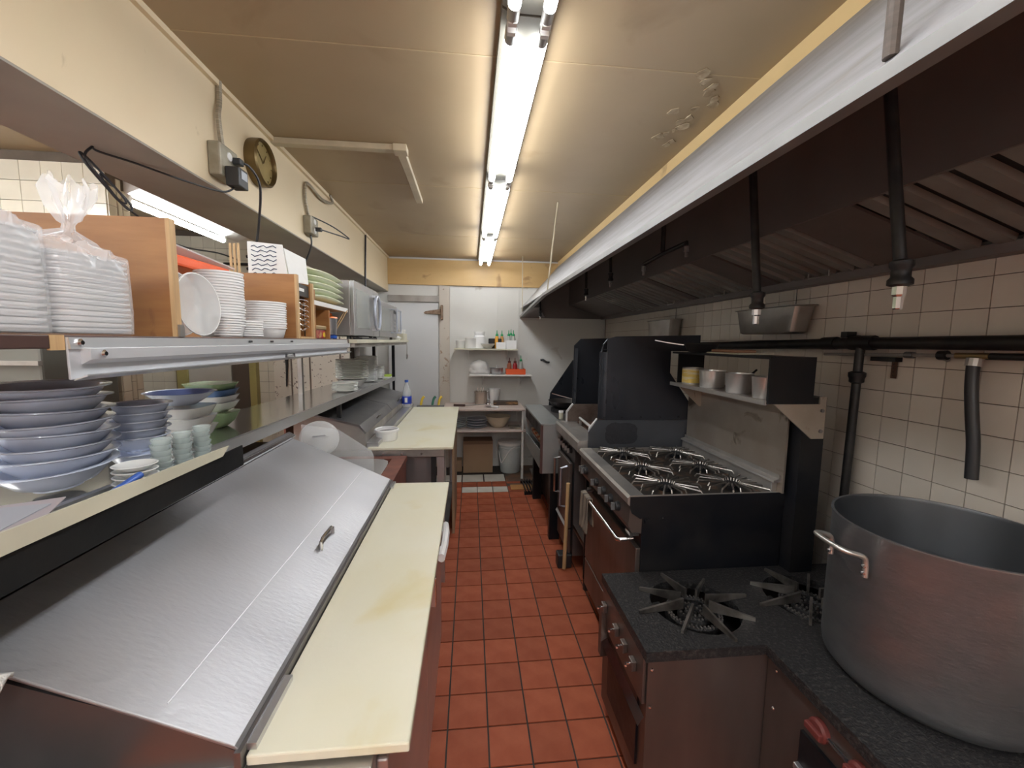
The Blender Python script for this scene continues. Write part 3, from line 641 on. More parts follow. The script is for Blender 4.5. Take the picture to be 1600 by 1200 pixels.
# containers
def stack(name, prof, cx, cy, z0, step, n, material, label, cat, group, sq=0, sx=1, sy=1, jit=.0015, nn=28, rz=0):
    o0 = None
    for k in range(n):
        dx, dy = random.uniform(-jit, jit), random.uniform(-jit, jit)
        if o0 is None:
            o0 = MB().lathe(prof, (cx, cy, z0), nn, sx=sx, sy=sy, sq=sq).build(name, material, smooth=True); o0.rotation_euler.z = rz
            tag(o0, label+nth(0, n), cat, group)
        else:
            c = o0.copy(); COL.objects.link(c); c.location = o0.location+Vector((dx, dy, step*k)); c['label'] = label+nth(k, n)
def tub(R, h, st): return [(0, 0), (R*.80, 0), (R*.84, .003), (R*.95, h-.006), (R, h-.005), (R, h), (R*.93, h), (R*.82, .005), (0, .004)]
stack('food_container', tub(.066, .040, .0), -.79, 1.402, TSZ+.001, .0085, 20, plas_m, 'white round tub in the tallest tub stack', 'container', 'tall stack of white tubs')
stack('food_container', tub(.077, .040, .0), -.785, 1.663, TSZ+.001, .0085, 12, plas_m, 'wide white tub in the stack against the plywood cubby', 'container', 'wide stack of white tubs')
stack('container_lid', tub(.035, .010, 0), -.735, 1.335, TSZ+.001, .0075, 8, plas_m, 'small white lid in the left short stack on the shelf edge', 'lid', 'left short lid stack')
stack('container_lid', tub(.039, .010, 0), -.74, 1.47, TSZ+.001, .0075, 7, plas_m, 'small white lid in the right short stack on the shelf edge', 'lid', 'right short lid stack')
Mx = Matrix.Translation((-.742, 1.195, TSZ+.086)) @ Matrix.Rotation(math.radians(-4), 4, 'Z') @ Matrix.Rotation(math.radians(86), 4, 'Y')
o = MB().lathe([(0, 0), (.05, 0), (.056, .006), (.074, .012), (.083, .013), (.083, .017), (.072, .016), (.054, .01), (0, .004)], (0, 0, 0), 36, mtx=Mx).build('container_lid', frost_m, smooth=True)
MB().tube([Mx @ Vector((.082*math.cos(i*PI/18), .082*math.sin(i*PI/18), .015)) for i in range(37)], .0022, 6).build('rim', plas_m, o, smooth=True)
tag(o, 'large round clear lid standing on edge before the tall tub stack', 'lid', None)
Mx = Matrix.Translation((-.775, 1.165, TSZ+.085)) @ Matrix.Rotation(math.radians(-4), 4, 'Z') @ Matrix.Rotation(math.radians(86), 4, 'Y')
o = MB().lathe([(0, 0), (.05, 0), (.056, .006), (.074, .012), (.083, .013), (.083, .017), (.072, .016), (.054, .01), (0, .004)], (0, 0, 0), 36, mtx=Mx).build('container_lid', frost_m, smooth=True)
MB().tube([Mx @ Vector((.082*math.cos(i*PI/18), .082*math.sin(i*PI/18), .015)) for i in range(37)], .0022, 6).build('rim', plas_m, o, smooth=True)
tag(o, 'round clear lid on edge, behind the other, next to the plywood divider', 'lid', None)
tag(MB().box(-.95, -.87, 1.10, 1.30, TSZ, 1.765).build('white_box', plas_m, bevel=.006), 'plain white box standing behind the clear round lids', 'box')
# chrome rack in cubby + notes
t = thing('wire_rack', 'chrome wire rack of coiled lids wedged in the plywood cubby', 'rack', (-.74, 1.86, 1.565))
for k in range(6):
    zc = 1.60+k*.022
    MB().tube([(-.725+.015*math.sin(a_*2), 1.862+.050*math.cos(a_), zc+.012*math.sin(a_)) for a_ in [i*PI/6 for i in range(13)]], .0025, 5).build('ring', chrome_m, t)
for y in (1.81, 1.915): MB().tube([(-.735, y, 1.566), (-.735, y, 1.79)], .004, 6).build('upright', chrome_m, t)
tag(box(-.80, -.715, 1.80, 1.925, 1.735, 1.785).build('black_box', blackplastic_m), 'black box with a white label on top of the chrome wire rack', 'box')
bbx = bpy.data.objects['black_box']; box(-.7145, -.713, 1.82, 1.87, 1.755, 1.768).build('white_label', paper_m, bbx)
bbx.location.z = bbx.location.z
t = thing('note_pad', 'white note sheets with blue-black handwriting stuck up from the cubby', 'note', (-.80, 1.82, 1.815))
MB().prism([(-.90, 1.80, 1.79), (-.745, 1.80, 1.79), (-.765, 1.80, 1.935), (-.90, 1.80, 1.945)], (0, .003, 0)).build('sheet', paper_m, t)
MB().prism([(-.742, 1.81, 1.79), (-.705, 1.90, 1.79), (-.715, 1.905, 1.90), (-.765, 1.815, 1.925)], (-.003, 0, 0)).build('sheet', paper_m, t)
sh0 = t.children[0]
for k in range(7):
    zz = 1.925-k*.018
    MB().tube([(-.885+.012*i, 1.7985, zz+.005*math.sin(i*2.1+k)) for i in range(9)], .0016, 4).build('handwriting', mat('pen_ink', (.03, .05, .12), .6), sh0)
for x in (-.935, -.95, -.965):
    tag(MB().box(x-.005, x+.003, 1.80, 1.806, 1.70, 1.935).build('wood_stick', plyedge_m), {-.935: 'right', -.95: 'middle', -.965: 'left'}[x]+' thin wooden stick of three left of the note sheets', 'stick', 'sticks beside the notes')
# unit with green plates
t = thing('shelf_box', 'small wooden shelf box with a white-edged board carrying pale green plates', 'shelf', (-.9, 2.15, TSZ))
box(-1.12, -.715, 1.985, 2.0, TSZ, 1.78).build('side', ply_m, t); box(-1.12, -.715, 2.175, 2.19, TSZ, 1.70).build('side', ply_m, t)
box(-1.12, -.72, 1.985, 2.50, 1.712, 1.733).build('board', plyedge_m, t); box(-.72, -.714, 1.985, 2.50, 1.712, 1.733).build('white_edge', white_en_m, t)
box(-1.12, -1.10, 2.0, 2.175, TSZ, 1.71).build('back', darkwood_m, t)
for k in range(5):
    m = MB(); n = 8; vs = []; fs = []
    for i in range(n+1):
        for j in range(n+1):
            u, v = i/n*2-1, j/n*2-1
            zz = .004+.030*max(abs(u), abs(v))**3-.014*(abs(u*v))**2
            vs.append((-.86+u*.135, 2.24+v*.225, 1.7335+k*.0295+zz))
    for i in range(n):
        for j in range(n): fs.append((i*(n+1)+j, (i+1)*(n+1)+j, (i+1)*(n+1)+j+1, i*(n+1)+j+1))
    o = m.add(vs, fs).build('plate', pgreen_m, smooth=True); md = o.modifiers.new('s', 'SOLIDIFY'); md.thickness = .007; md.offset = 1
    tag(o, 'square pale green plate beside the microwave'+nth(k, 5), 'plate', 'pale green square plates')
t = thing('tin_box', 'red tin box with yellow motif inside the small wooden shelf box', 'tin', (-.8, 2.09, TSZ))
box(-.88, -.73, 2.01, 2.165, TSZ+.001, 1.60).build('body', mat('red_tin', (.36, .02, .03), .35, var=.8, vs=25, col2=(.5, .35, .15), lo=.55, hi=.65), t, bevel=.004)
box(-.885, -.725, 2.007, 2.168, 1.60, 1.62).build('lid', mat('tin_lid', (.45, .32, .16), .4, .4), t, bevel=.004)
MB().lathe([(0, 0), (.013, 0), (.013, .003), (0, .003)], (0, 0, 0), 14, mtx=Matrix.Translation((-.730, 2.14, 1.575)) @ Matrix.Rotation(PI/2, 4, 'Y')).build('yellow_motif', yellow_m, t)
t = thing('steel_pail', 'round steel bain-marie pot with an orange lid and chopsticks on the top shelf', 'pot', (-.79, 2.36, TSZ))
MB().lathe([(0, 0), (.040, 0), (.046, .004), (.050, .09), (.053, .092), (.050, .094), (.046, .09), (.042, .01), (0, .008)], (-.79, 2.38, TSZ+.02), 28).build('pot', steel_m, t, smooth=True)
MB().lathe([(0, 0), (.054, 0), (.05, .008), (.028, .014), (.022, .028), (0, .034)], (-.79, 2.38, TSZ+.113), 24).build('orange_lid', orange2_m, t, smooth=True)
for d in (0, .012): MB().tube([(-.765+d, 2.42, TSZ+.06), (-.72+d, 2.47, TSZ+.165)], .0025, 5).build('chopstick', plyedge_m, t)
MB().lathe([(0, 0), (.045, 0), (.048, .004), (.048, .018), (0, .018)], (-.79, 2.38, TSZ+.001), 20).build('blue_base', blue_m, t)
# microwaves
mwm = mat('microwave_steel', (.46, .46, .47), .33, .85, var=.2, vs=3)
def microwave(y0, y1, z1, label, hnd):
    t = thing('microwave', label, 'microwave', (-.88, (y0+y1)/2, TSZ))
    box(-1.08, -.715, y0, y1, TSZ+.022, z1).build('cabinet', mat('microwave_case', (.30, .28, .27), .4, .6), t, bevel=.004)
    yd = y0+(y1-y0)*.74
    d = box(-.715, -.690, y0, yd-.002, TSZ+.022, z1).build('door', mwm, t, bevel=.004)
    box(-.691, -.688, y0+.05, yd-.12, TSZ+.07, z1-.045).build('window', mat('microwave_window', (.30, .31, .29), .2, .3), d)
    p = box(-.715, -.690, yd+.002, y1, TSZ+.022, z1).build('control_panel', mwm, t, bevel=.004)
    box(-.691, -.688, yd+.02, y1-.02, z1-.07, z1-.04).build('display', blackplastic_m, p)
    for i in range(4):
        for j in range(3): box(-.691, -.688, yd+.022+j*.032, yd+.044+j*.032, TSZ+.06+i*.035, TSZ+.08+i*.035).build('button', mat('grey_button', (.25, .25, .27), .4), p)
    zc = (TSZ+z1)/2+.01
    if hnd == 'oval':
        pts = [(-.655+.0*math.cos(a_), yd-.02+.085*math.cos(a_), zc+.115*math.sin(a_)) for a_ in [i*2*PI/28 for i in range(29)]]
        MB().tube(pts, .010, 8).build('oval_handle', mat('grey_blue_plastic', (.45, .48, .56), .3, .2), d, smooth=True)
        for s in (-1, 1): box(-.69, -.655, yd-.03, yd-.01, zc+s*.115-.008, zc+s*.115+.008).build('handle_mount', mwm, d)
    else:
        pts = [(-.69, yd-.1, zc-.10), (-.64, yd-.1, zc-.10), (-.64, yd-.1, zc+.10), (-.69, yd-.1, zc+.10)]
        MB().tube(pts, .007, 8).build('bar_handle', mat('grey_blue_plastic', (0, 0, 0)), d)
        pts = [(-.69, yd+.1, zc-.10), (-.64, yd+.1, zc-.10), (-.64, yd+.1, zc+.10), (-.69, yd+.1, zc+.10)]
        MB().tube(pts, .007, 8).build('bar_handle', mat('grey_blue_plastic', (0, 0, 0)), p)
        for s in (-1, 1): MB().tube([(-.64, yd-.1, zc+s*.1), (-.64, yd+.1, zc+s*.1)], .007, 8).build('bar_handle', mat('grey_blue_plastic', (0, 0, 0)), d)
    for x in (-1.04, -.74):
        for y in (y0+.05, y1-.05): MB().lathe([(.014, 0), (.012, .022)], (x, y, TSZ+.0005), 10).build('foot', blackplastic_m, t)
microwave(2.55, 3.20, 1.905, 'grey microwave with an oval door handle on the top shelf', 'oval')
microwave(3.23, 3.98, 1.86, 'farther grey microwave with a rectangular bar handle on the top shelf', 'bar')
tag(box(-.715, -.66, 2.6, 3.0, TSZ, TSZ+.012).build('cable_bundle', blackplastic_m), 'dark flat cable bundle lying before the oval-handled microwave', 'cable')
# end clutter
t = thing('cup_caddy', 'white wire caddy of small paper cups at the far end of the top shelf', 'caddy', (-.68, 4.25, TSZ))
box(-.745, -.662, 4.16, 4.40, TSZ, TSZ+.065).build('caddy', cream_m, t, bevel=.004)
for x, y in ((-.70, 4.22), (-.69, 4.33)): MB().lathe([(.018, 0), (.025, .035), (.02, .04), (0, .04)], (x, y, TSZ+.066), 12).build('cup', paper_m, t)
tag(MB().lathe([(0, 0), (.03, 0), (.042, .018), (.05, .02), (.02, .035), (0, .038)], (-.71, 4.06, TSZ), 16).build('paper_napkin', paper_m, smooth=True), 'crumpled white napkin left of the cup caddy', 'napkin')
t = thing('bottle_opener', 'steel bottle opener hanging from the far shelf edge', 'opener', (-.652, 4.30, 1.45))
MB().prism([(-.652, 4.28, 1.535), (-.652, 4.32, 1.535), (-.652, 4.318, 1.41), (-.652, 4.282, 1.41)], (.003, 0, 0)).build('bar', steelx_m, t)
MB().tube([(-.650, 4.30+.028*math.cos(a_), 1.39+.028*math.sin(a_)) for a_ in [i*PI/8 for i in range(17)]], .006, 6).build('ring', chrome_m, t)

# --- dishes on the lower shelf
def bowlp(R, h, rim=.85, base=.38): return [(0, 0), (R*base, 0), (R*base, .004), (R*.62, h*.28), (R*.82, h*.72), (R*.88, h-.004), (R, h), (R*.995, h+.003), (R*.86, h+.001), (R*.78, h*.74), (R*.56, h*.32), (0, .010)]
for k in range(8):
    zz = 1.203+k*.0262
    o = MB().lathe(bowlp(.105, .052), (0, 0, 0), 40, sx=1.0, sy=1.08).build('oval_bowl', bluebowl_m, smooth=True, base=(0, 0, 0))
    o.location = (-.950+random.uniform(-.004, .004), 1.02+random.uniform(-.008, .008), zz+.004); o.rotation_euler = (random.uniform(-.05, .05), random.uniform(-.03, .04), 0)
    tag(o, 'large blue-white bowl in the tall leftmost bowl stack'+nth(k, 8), 'bowl', 'leftmost stack of large bowls')
    if k < 7: o.name = 'oval_bowl'
for k in range(6):
    zz = dz(1.2)+.002+(0 if k == 0 else .022+k*.0215)
    o = MB().lathe(bowlp(.070, .045), (-.915, 1.205+.004*k, zz), 36).build('soup_bowl', bluebowl_m, smooth=True)
    tag(o, 'pale blue soup bowl right of the tall bowl stack'+nth(k, 6), 'bowl', 'stack of pale blue soup bowls')
def sqbowl(nm, cx, cy, zz, R, h, m_, lab, grp, inm=None):
    t = thing(nm, lab, 'bowl', (cx, cy, zz), grp)
    MB().lathe([(0, 0), (R*.5, 0), (R*.55, .004), (R*.8, h*.4), (R*.97, h-.003), (R, h), (R*.95, h)], (cx, cy, zz), 40, sq=5, cap=True).build('shell', m_, t, smooth=True)
    MB().lathe([(R*.95, h), (R*.90, h*.8), (R*.7, h*.35), (R*.4, .012), (0, .010)], (cx, cy, zz), 40, sq=5, cap=False).build('inside', inm or m_, t, smooth=True)
for k in range(3):
    sqbowl('square_bowl', -.99, 1.50, dz(1.5)+.002+k*.036, .084, .055, china_m, 'white square bowl under the big blue-lined bowl'+nth(k, 3), 'white square bowls')
t = thing('serving_bowl', 'wide bowl with a deep blue inside on top of the white square bowls', 'bowl', (-.99, 1.5, dz(1.5)+.134))
MB().lathe([(0, 0), (.04, 0), (.07, .02), (.098, .044), (.103, .045)], (-.99, 1.50, dz(1.5)+.134), 40, cap=False).build('shell', bluebowl_m, t, smooth=True)
MB().lathe([(.103, .045), (.094, .042), (.066, .02), (.04, .006), (0, .004)], (-.99, 1.50, dz(1.5)+.134), 40, cap=False).build('inside', bluein_m, t, smooth=True)
for k in range(5):
    m_ = (green_m, china_m, china_m, mat('mid_blue', (.10, .20, .42), .3, coat=.4), green_m)[k]
    lab = ('light green square bowl at the bottom of its stack', 'cream square bowl second from the bottom of the green bowl stack', 'cream square bowl in the middle of the green bowl stack', 'blue square bowl under the topmost green one', 'green square bowl topmost of its stack')[k]
    sqbowl('square_bowl', -1.05, 1.77, dz(1.77)+.002+(0 if k == 0 else .035+k*.0255), .080, .062 if k == 0 else .045, m_, lab, 'stack of green and blue square bowls', bluein_m if k == 3 else None)
for (cx, cy, lb) in ((-.735, 1.034, 'left'), (-.735, 1.105, 'middle'), (-.735, 1.182, 'right')):
    stack('glass_dish', [(0, 0), (.013, 0), (.016, .003), (.021, .016), (.021, .018), (.018, .018), (.014, .005), (0, .004)], cx, cy, 1.2015, .0135, 8, glass_m, 'small clear glass dish in the %s glass stack' % lb, 'glass dish', '%s stack of glass dishes' % lb, nn=20)
stack('sauce_dish', [(0, 0), (.022, 0), (.026, .003), (.038, .010), (.040, .012), (.037, .013), (.024, .006), (0, .004)], -.735, .955, 1.2015, .0125, 6, china_m, 'small white sauce dish behind the cream guard', 'dish', 'white sauce dishes', nn=28)
stack('small_plate', [(0, 0), (.03, 0), (.045, .004), (.046, .006), (.03, .004), (0, .003)], -1.12, 1.46, 1.306, .007, 3, china_m, 'small white plate behind the soup bowls', 'plate', 'small white plates behind the soup bowls')
bx_ = tag(MB().box(-1.165, -1.085, 1.41, 1.51, dz(1.46)+.001, 1.305).build('plate_riser', blackplastic_m), 'dark riser block under the small white plates at the shelf back', 'riser')
def plate(R): return [(0, 0), (R*.6, 0), (R*.64, .003), (R*.98, .013), (R, .015), (R*.98, .017), (R*.62, .007), (0, .006)]
zz = dz(3.39)
stack('deep_bowl', [(0, 0), (.045, 0), (.07, .01), (.112, .060), (.116, .062), (.108, .060), (.06, .014), (0, .01)], -.95, 3.40, zz+.001, .062, 1, china_m, 'white deep bowl under the tall far plate stack', 'bowl', None)
stack('dinner_plate', plate(.127), -.95, 3.40, zz+.064, .0118, 13, platestk_m, 'dinner plate in the tallest far stack on the white bowl', 'plate', 'tallest far plate stack', jit=.003)
stack('dinner_plate', plate(.094), -.95, 3.87, dz(3.87)+.001, .0115, 20, china_m, 'dinner plate in the second far stack', 'plate', 'second far plate stack', jit=.002)
stack('side_plate', plate(.068), -.93, 4.20, dz(4.2)+.001, .0115, 11, china_m, 'side plate in the farthest small stack', 'plate', 'farthest plate stack', jit=.002)
stack('side_plate', plate(.091), -.91, 3.07, dz(3.07)+.001, .010, 6, platestk_m, 'side plate in the low stack before the tallest plates', 'plate', 'low plate stack', jit=.004)
t = thing('lime_tray', 'white tray with a lime green sponge at the far end of the lower shelf', 'tray', (-.84, 4.32, 1.17))
box(-.90, -.812, 4.26, 4.40, 1.166, 1.178).build('tray', plas_m, t); box(-.885, -.82, 4.30, 4.385, 1.178, 1.20).build('sponge', mat('lime', (.55, .75, .12), .7), t, bevel=.005)
# paper and pen
for k, (dx, dy, a_, z_) in enumerate(((0, 0, .25, 1.242), (.02, .03, .5, 1.2395))):
    o = MB().box(-.08, .08, -.10, .10, 0, .002).build('paper_sheet', mat('pinkish_paper', (.46, .40, .42), .8) if k else mat('greyish_paper', (.42, .42, .46), .8), base=(0, 0, 0)); o.location = (-.83+dx, .70+dy, z_); o.rotation_euler.z = a_
    tag(o, ('grey sheet of paper lying before the tall bowl stack', 'pinkish sheet of paper under the grey sheet at the left edge')[k], 'paper')
t = thing('ballpoint_pen', 'blue plastic pen lying in the tray against the cream guard', 'pen', (-.69, .80, 1.23))
MB().tube([(-.672, .66, 1.232), (-.70, .92, 1.262)], [.003, .0075], 10).build('barrel', mat('pen_blue', (.06, .14, .50), .3), t, smooth=True); MB().tube([(-.6695, .635, 1.229), (-.672, .66, 1.232)], [.0012, .003], 8).build('tip', blackplastic_m, t)
tag(MB().box(-.70, -.66, .57, .66, 1.2005, 1.262).build('eraser_block', plas_m, bevel=.005), 'small white block lying in the near end of the tray', 'block')
# grey equipment seen through the shelf gap at left
t = thing('dish_machine', 'grey stainless dish machine standing beyond the shelf gap at left', 'machine', (-2.55, 2.2, 0))
box(-3.1, -1.93, 2.05, 2.45, .10, 1.62).build('body', mat('dull_grey_steel', (.20, .20, .18), .45, .6, var=.3, vs=2), t, bevel=.01)
box(-3.1, -1.925, 2.03, 2.05, 1.42, 1.44).build('ledge', steelx_m, t)
for x in (-3.0, -2.0):
    for y in (2.1, 2.4): MB().tube([(x, y, 0), (x, y, .11)], .02, 8).build('leg', steelx_m, t)

# ================================================================ WALL ITEMS ON THE SOFFIT
SX = -.962
ck = thing('wall_clock', 'round brass-rimmed wall clock on the cream soffit', 'clock', (SX, 2.03, 2.28))
Mx = Matrix.Translation((SX, 2.03, 2.335)) @ Matrix.Rotation(PI/2, 4, 'Y')
MB().lathe([(.098, 0), (.100, .01), (.100, .045), (.092, .052), (.088, .046), (.088, .030)], (0, 0, 0), 40, mtx=Mx, cap=False).build('rim', gold_m, ck, smooth=True)
MB().lathe([(0, .028), (.089, .028), (.089, .032), (0, .032)], (0, 0, 0), 40, mtx=Mx).build('face', goldface_m, ck)
for a_, l_ in ((1.0, .05), (2.5, .068)):
    MB().tube([(SX+.035, 2.03, 2.335), (SX+.035, 2.03+l_*math.cos(a_), 2.335+l_*math.sin(a_))], .002, 4).build('hand', gold_m, ck)
for k in range(12):
    a_ = k*PI/6
    MB().tube([(SX+.034, 2.03+.072*math.cos(a_), 2.335+.072*math.sin(a_)), (SX+.034, 2.03+.08*math.cos(a_), 2.335+.08*math.sin(a_))], .002, 4).build('hour_mark', gold_m, ck)
def outlet(y0, y1, z0, z1, lab):
    t = thing('outlet_box', lab, 'outlet', (SX, (y0+y1)/2, z0))
    box(SX, SX+.045, y0, y1, z0, z1).build('box', boxm, t, bevel=.006)
    zc = (z0+z1)/2
    for s in (-1, 1):
        MB().lathe([(0, 0), (.016, 0), (.015, .003), (0, .003)], (0, 0, 0), 16, mtx=Matrix.Translation((SX+.045, (y0+y1)/2, zc+s*.026)) @ Matrix.Rotation(PI/2, 4, 'Y')).build('socket', white_en_m, t)
    return t
outlet(1.68, 1.80, 2.155, 2.275, 'grubby square outlet box with plug and adapter on the soffit')
outlet(2.545, 2.66, 2.165, 2.265, 'smaller outlet box farther along the soffit with one plug')
t = thing('power_adapter', 'black plug-in power adapter hanging below the first outlet box', 'adapter', (-.89, 1.83, 2.11))
box(-.915, -.865, 1.70, 1.765, 2.125, 2.195).build('body', blackplastic_m, t, bevel=.004); box(-.8648, -.8638, 1.715, 1.755, 2.155, 2.185).build('rating_label', mat('grey_label', (.4, .42, .46), .5), t)
def cord(name, lab, pts, r=.0035, m_=blackplastic_m, cat='cord'):
    return tag(MB().tube(smoothpath(pts), r, 6).build(name, m_, smooth=True), lab, cat)
cord('adapter_cable', 'thin black adapter cord draped under the soffit to the hook', [(-.90, 1.73, 2.125), (-.93, 1.70, 2.10), (-1.0, 1.60, 2.10), (-1.08, 1.50, 2.112), (-1.12, 1.42, 2.11), (-1.12, 1.40, 2.115)])
cord('coiled_cable', 'black coiled cord tied in a loop hanging under the soffit', [(-1.12, 1.40, 2.115), (-1.13, 1.385, 2.08), (-1.12, 1.42, 2.03), (-1.12, 1.47, 1.99), (-1.115, 1.50, 1.985), (-1.115, 1.48, 2.01), (-1.13, 1.41, 2.07), (-1.14, 1.38, 2.09), (-1.13, 1.40, 2.05), (-1.12, 1.50, 1.975), (-1.12, 1.53, 1.975), (-1.12, 1.51, 2.0), (-1.13, 1.43, 2.05), (-1.14, 1.50, 2.0), (-1.14, 1.60, 1.96), (-1.16, 1.80, 1.92), (-1.18, 2.1, 1.95), (-1.18, 2.25, 1.95)])
cord('black_cable', 'thick black cord running from the first outlet down to the shelf', [(SX+.05, 1.775, 2.235), (SX+.085, 1.80, 2.232), (SX+.09, 1.87, 2.18), (SX+.05, 1.93, 2.05), (SX+.02, 1.96, 1.95), (SX+.02, 1.965, 1.83), (SX-.12, 1.965, 1.70)], .005)
tag(box(SX+.0455, SX+.075, 1.755, 1.785, 2.222, 2.247).build('plug', blackplastic_m, bevel=.004), 'black plug in the upper socket of the first outlet box', 'plug')
tag(box(SX+.0455, SX+.08, 2.60, 2.625, 2.19, 2.212).build('plug', blackplastic_m, bevel=.004), 'black plug in the farther outlet box', 'plug')
cord('black_cable', 'black cord looping out from the farther outlet box', [(SX+.08, 2.612, 2.20), (SX+.16, 2.70, 2.19), (SX+.20, 2.74, 2.185), (SX+.12, 2.69, 2.24), (SX+.03, 2.60, 2.272)], .004)
cord('black_cable', 'black cord dropping from the farther outlet box behind the microwave', [(SX+.02, 2.60, 2.165), (SX+.02, 2.60, 2.10), (SX-.02, 2.58, 1.98), (SX-.05, 2.57, 1.915)], .005)
tag(MB().tube([(-.952, 3.95, 2.52), (-.952, 3.88, 1.88)], .008, 6).build('hanger_rod', blackplastic_m), 'black rod from the ceiling down to the far microwave', 'rod')
cord('flexible_conduit', 'painted flexible conduit from the ceiling to the first outlet box', [(SX+.012, 1.76, CEIL), (SX+.012, 1.755, 2.44), (SX+.016, 1.735, 2.38), (SX+.018, 1.745, 2.275)], .010, mat('conduit_ribs', (.42, .36, .27), .5, .3, var=.9, vs=60, stretch=(.1, .1, 3)), 'conduit')
cord('flexible_conduit', 'painted flexible conduit looping up from the farther outlet box', [(SX+.012, 2.60, 2.265), (SX+.012, 2.56, 2.36), (SX+.012, 2.57, 2.44), (SX+.016, 2.62, 2.455), (SX+.016, 2.80, 2.44), (SX+.02, 2.95, 2.46), (SX+.02, 3.02, 2.49), (SX+.02, 2.96, 2.515)], .009, MATS['conduit_ribs'], 'conduit')
t = thing('surface_raceway', 'painted surface raceway bent at a right angle across the ceiling', 'raceway', (-.6, 2.3, CEIL))
box(-.96, -.335, 2.18, 2.225, 2.492, CEIL-.0005).build('channel', paint_m, t, bevel=.003); box(-.372, -.330, 2.226, 2.98, 2.492, CEIL-.0005).build('channel', paint_m, t, bevel=.003)
box(-.385, -.318, 2.17, 2.24, 2.486, CEIL-.0005).build('elbow_cover', paint_m, t, bevel=.003)
# black pipe rack seen on the far tiled wall
t = thing('wall_faucet', 'black pipe bracket mounted on the tiled wall of the back room', 'bracket', (-2.0, 4.08, 2.2))
MB().tube([(-2.25, 4.08, 2.23), (-1.86, 4.08, 2.23)], .012, 6).build('pipe', pipe_m, t); MB().tube([(-2.05, 4.08, 2.30), (-1.87, 4.08, 2.30), (-1.86, 4.08, 2.20), (-2.05, 4.08, 2.19)], .014, 6).build('pipe', pipe_m, t)
MB().tube([(-1.86, 4.075, 2.25), (-1.86, 4.105, 2.25)], .014, 6).build('mount', pipe_m, t)
tag(MB().tube([(-1.74, 4.07, 1.42), (-1.735, 4.07, 1.30), (-1.745, 4.07, 1.10)], [.02, .012, .006], 8).build('black_ladle', blackplastic_m), 'black utensil hanging on the rear wall beyond the shelf', 'utensil')

# ================================================================ BACK WALL SHELVES
def wshelf(z, x0, x1, y0, lab, m_=None, leg=False):
    t = thing('wall_shelf', lab, 'shelf', ((x0+x1)/2, BACK, z), 'shelves on the back wall')
    box(x0, x1, y0, BACK-.013, z-.018, z).build('board', m_ or cream_m, t, bevel=.003)
    for x in (x0+.16, x1-.12):
        MB().prism([(x, BACK-.013, z-.018), (x, y0+.05, z-.018), (x, y0+.05, z-.03), (x, BACK-.03, z-.14), (x, BACK-.013, z-.14)], (.006, 0, 0)).build('bracket', white_en_m, t)
    return t
wshelf(1.468, -.19, .55, 4.76, 'topmost cream shelf on the back wall, with white tubs and squeeze bottles')
wshelf(1.165, -.015, .725, 4.76, 'white shelf second from the top on the back wall', white_en_m)
t = thing('low_shelving', 'low pinkish two-tier shelving unit against the back wall', 'shelf', (.18, 4.7, 0))
box(-.30, .61, 4.47, 4.985, .785, .805).build('top', pink_m, t, bevel=.004); box(-.30, .62, 4.47, 4.985, .545, .565).build('shelf', pink_m, t, bevel=.004)
for x in (-.28, .585):
    for y in (4.49, 4.965):
        box(x-.012, x+.012, y-.012, y+.012, 0, .545).build('leg', backwall_m, t); box(x-.012, x+.012, y-.012, y+.012, .565, .785).build('leg', backwall_m, t)
Z1, Z2, Z3, Z4 = 1.4685, 1.1655, .8055, .5655
def tubx(nm, R, h, x, y, z, m_, lab, cat, sq=0, base=.8, n=24):
    return tag(MB().lathe([(0, 0), (R*base, 0), (R*base+.002, .002), (R*.98, h-.008), (R, h-.006), (R, h), (R*.93, h), (R*base*.95, .006), (0, .004)], (x, y, z), n, sq=sq).build(nm, m_, smooth=True), lab, cat)
tubx('plastic_tub', .055, .09, -.12, 4.87, Z1, plas_m, 'small white tub at the left end of the topmost back shelf', 'tub')
tubx('plastic_tub', .065, .12, .0, 4.86, Z1, plas_m, 'ribbed white tub second from the left on the topmost back shelf', 'tub', base=.95)
t = thing('plastic_jug', 'tall white square jug behind the steel bowl on the topmost back shelf', 'jug', (.10, 4.92, Z1))
MB().lathe([(0, 0), (.06, 0), (.065, .004), (.065, .14), (.055, .15), (.055, .165), (.06, .167), (.06, .185), (0, .185)], (.105, 4.91, Z1), 28, sq=4).build('body', plas_m, t, smooth=True)
MB().lathe([(0, 0), (.062, 0), (.062, .012), (0, .012)], (.105, 4.91, Z1+.186), 24, sq=4).build('cap', plas_m, t)
tubx('steel_bowl', .085, .06, .20, 4.85, Z1, steel_m, 'shallow steel bowl on the topmost back shelf', 'bowl', base=.5)
for x in (.255, .34): tag(MB().lathe([(0, 0), (.04, 0), (.042, .003), (.042, .115), (.035, .12), (0, .12)], (x-.0, 4.945, Z1), 16).build('black_jar', blackplastic_m, smooth=True), 'black jar %s behind the steel bowl' % ('left' if x < .3 else 'right'), 'jar')
def bottle(x, y, z, col, capm, lab, r=.024, h=.14, grp=None):
    t = thing('squeeze_bottle', lab, 'bottle', (x, y, z), grp)
    MB().lathe([(0, 0), (r, 0), (r, h*.7), (r*.8, h*.82), (r*.55, h*.9), (0, h*.9)], (x, y, z), 14).build('body', col, t, smooth=True)
    MB().lathe([(0, 0), (r*.65, 0), (r*.65, h*.12), (r*.25, h*.17), (r*.15, h*.42), (0, h*.42)], (x, y, z+h*.9), 12).build('cap', capm, t, smooth=True)
greencap = mat('green_cap', (.02, .32, .12), .4)
clearb = mat('bottle_clear', (.62, .62, .58), .3, alpha=.75)
o = MB().box(.30, .412, 4.80, 4.89, Z1, Z1+.075).build('square_basket', plas_m, bevel=.004); tag(o, 'small white square tub before the amber bottles on the topmost shelf', 'tub')
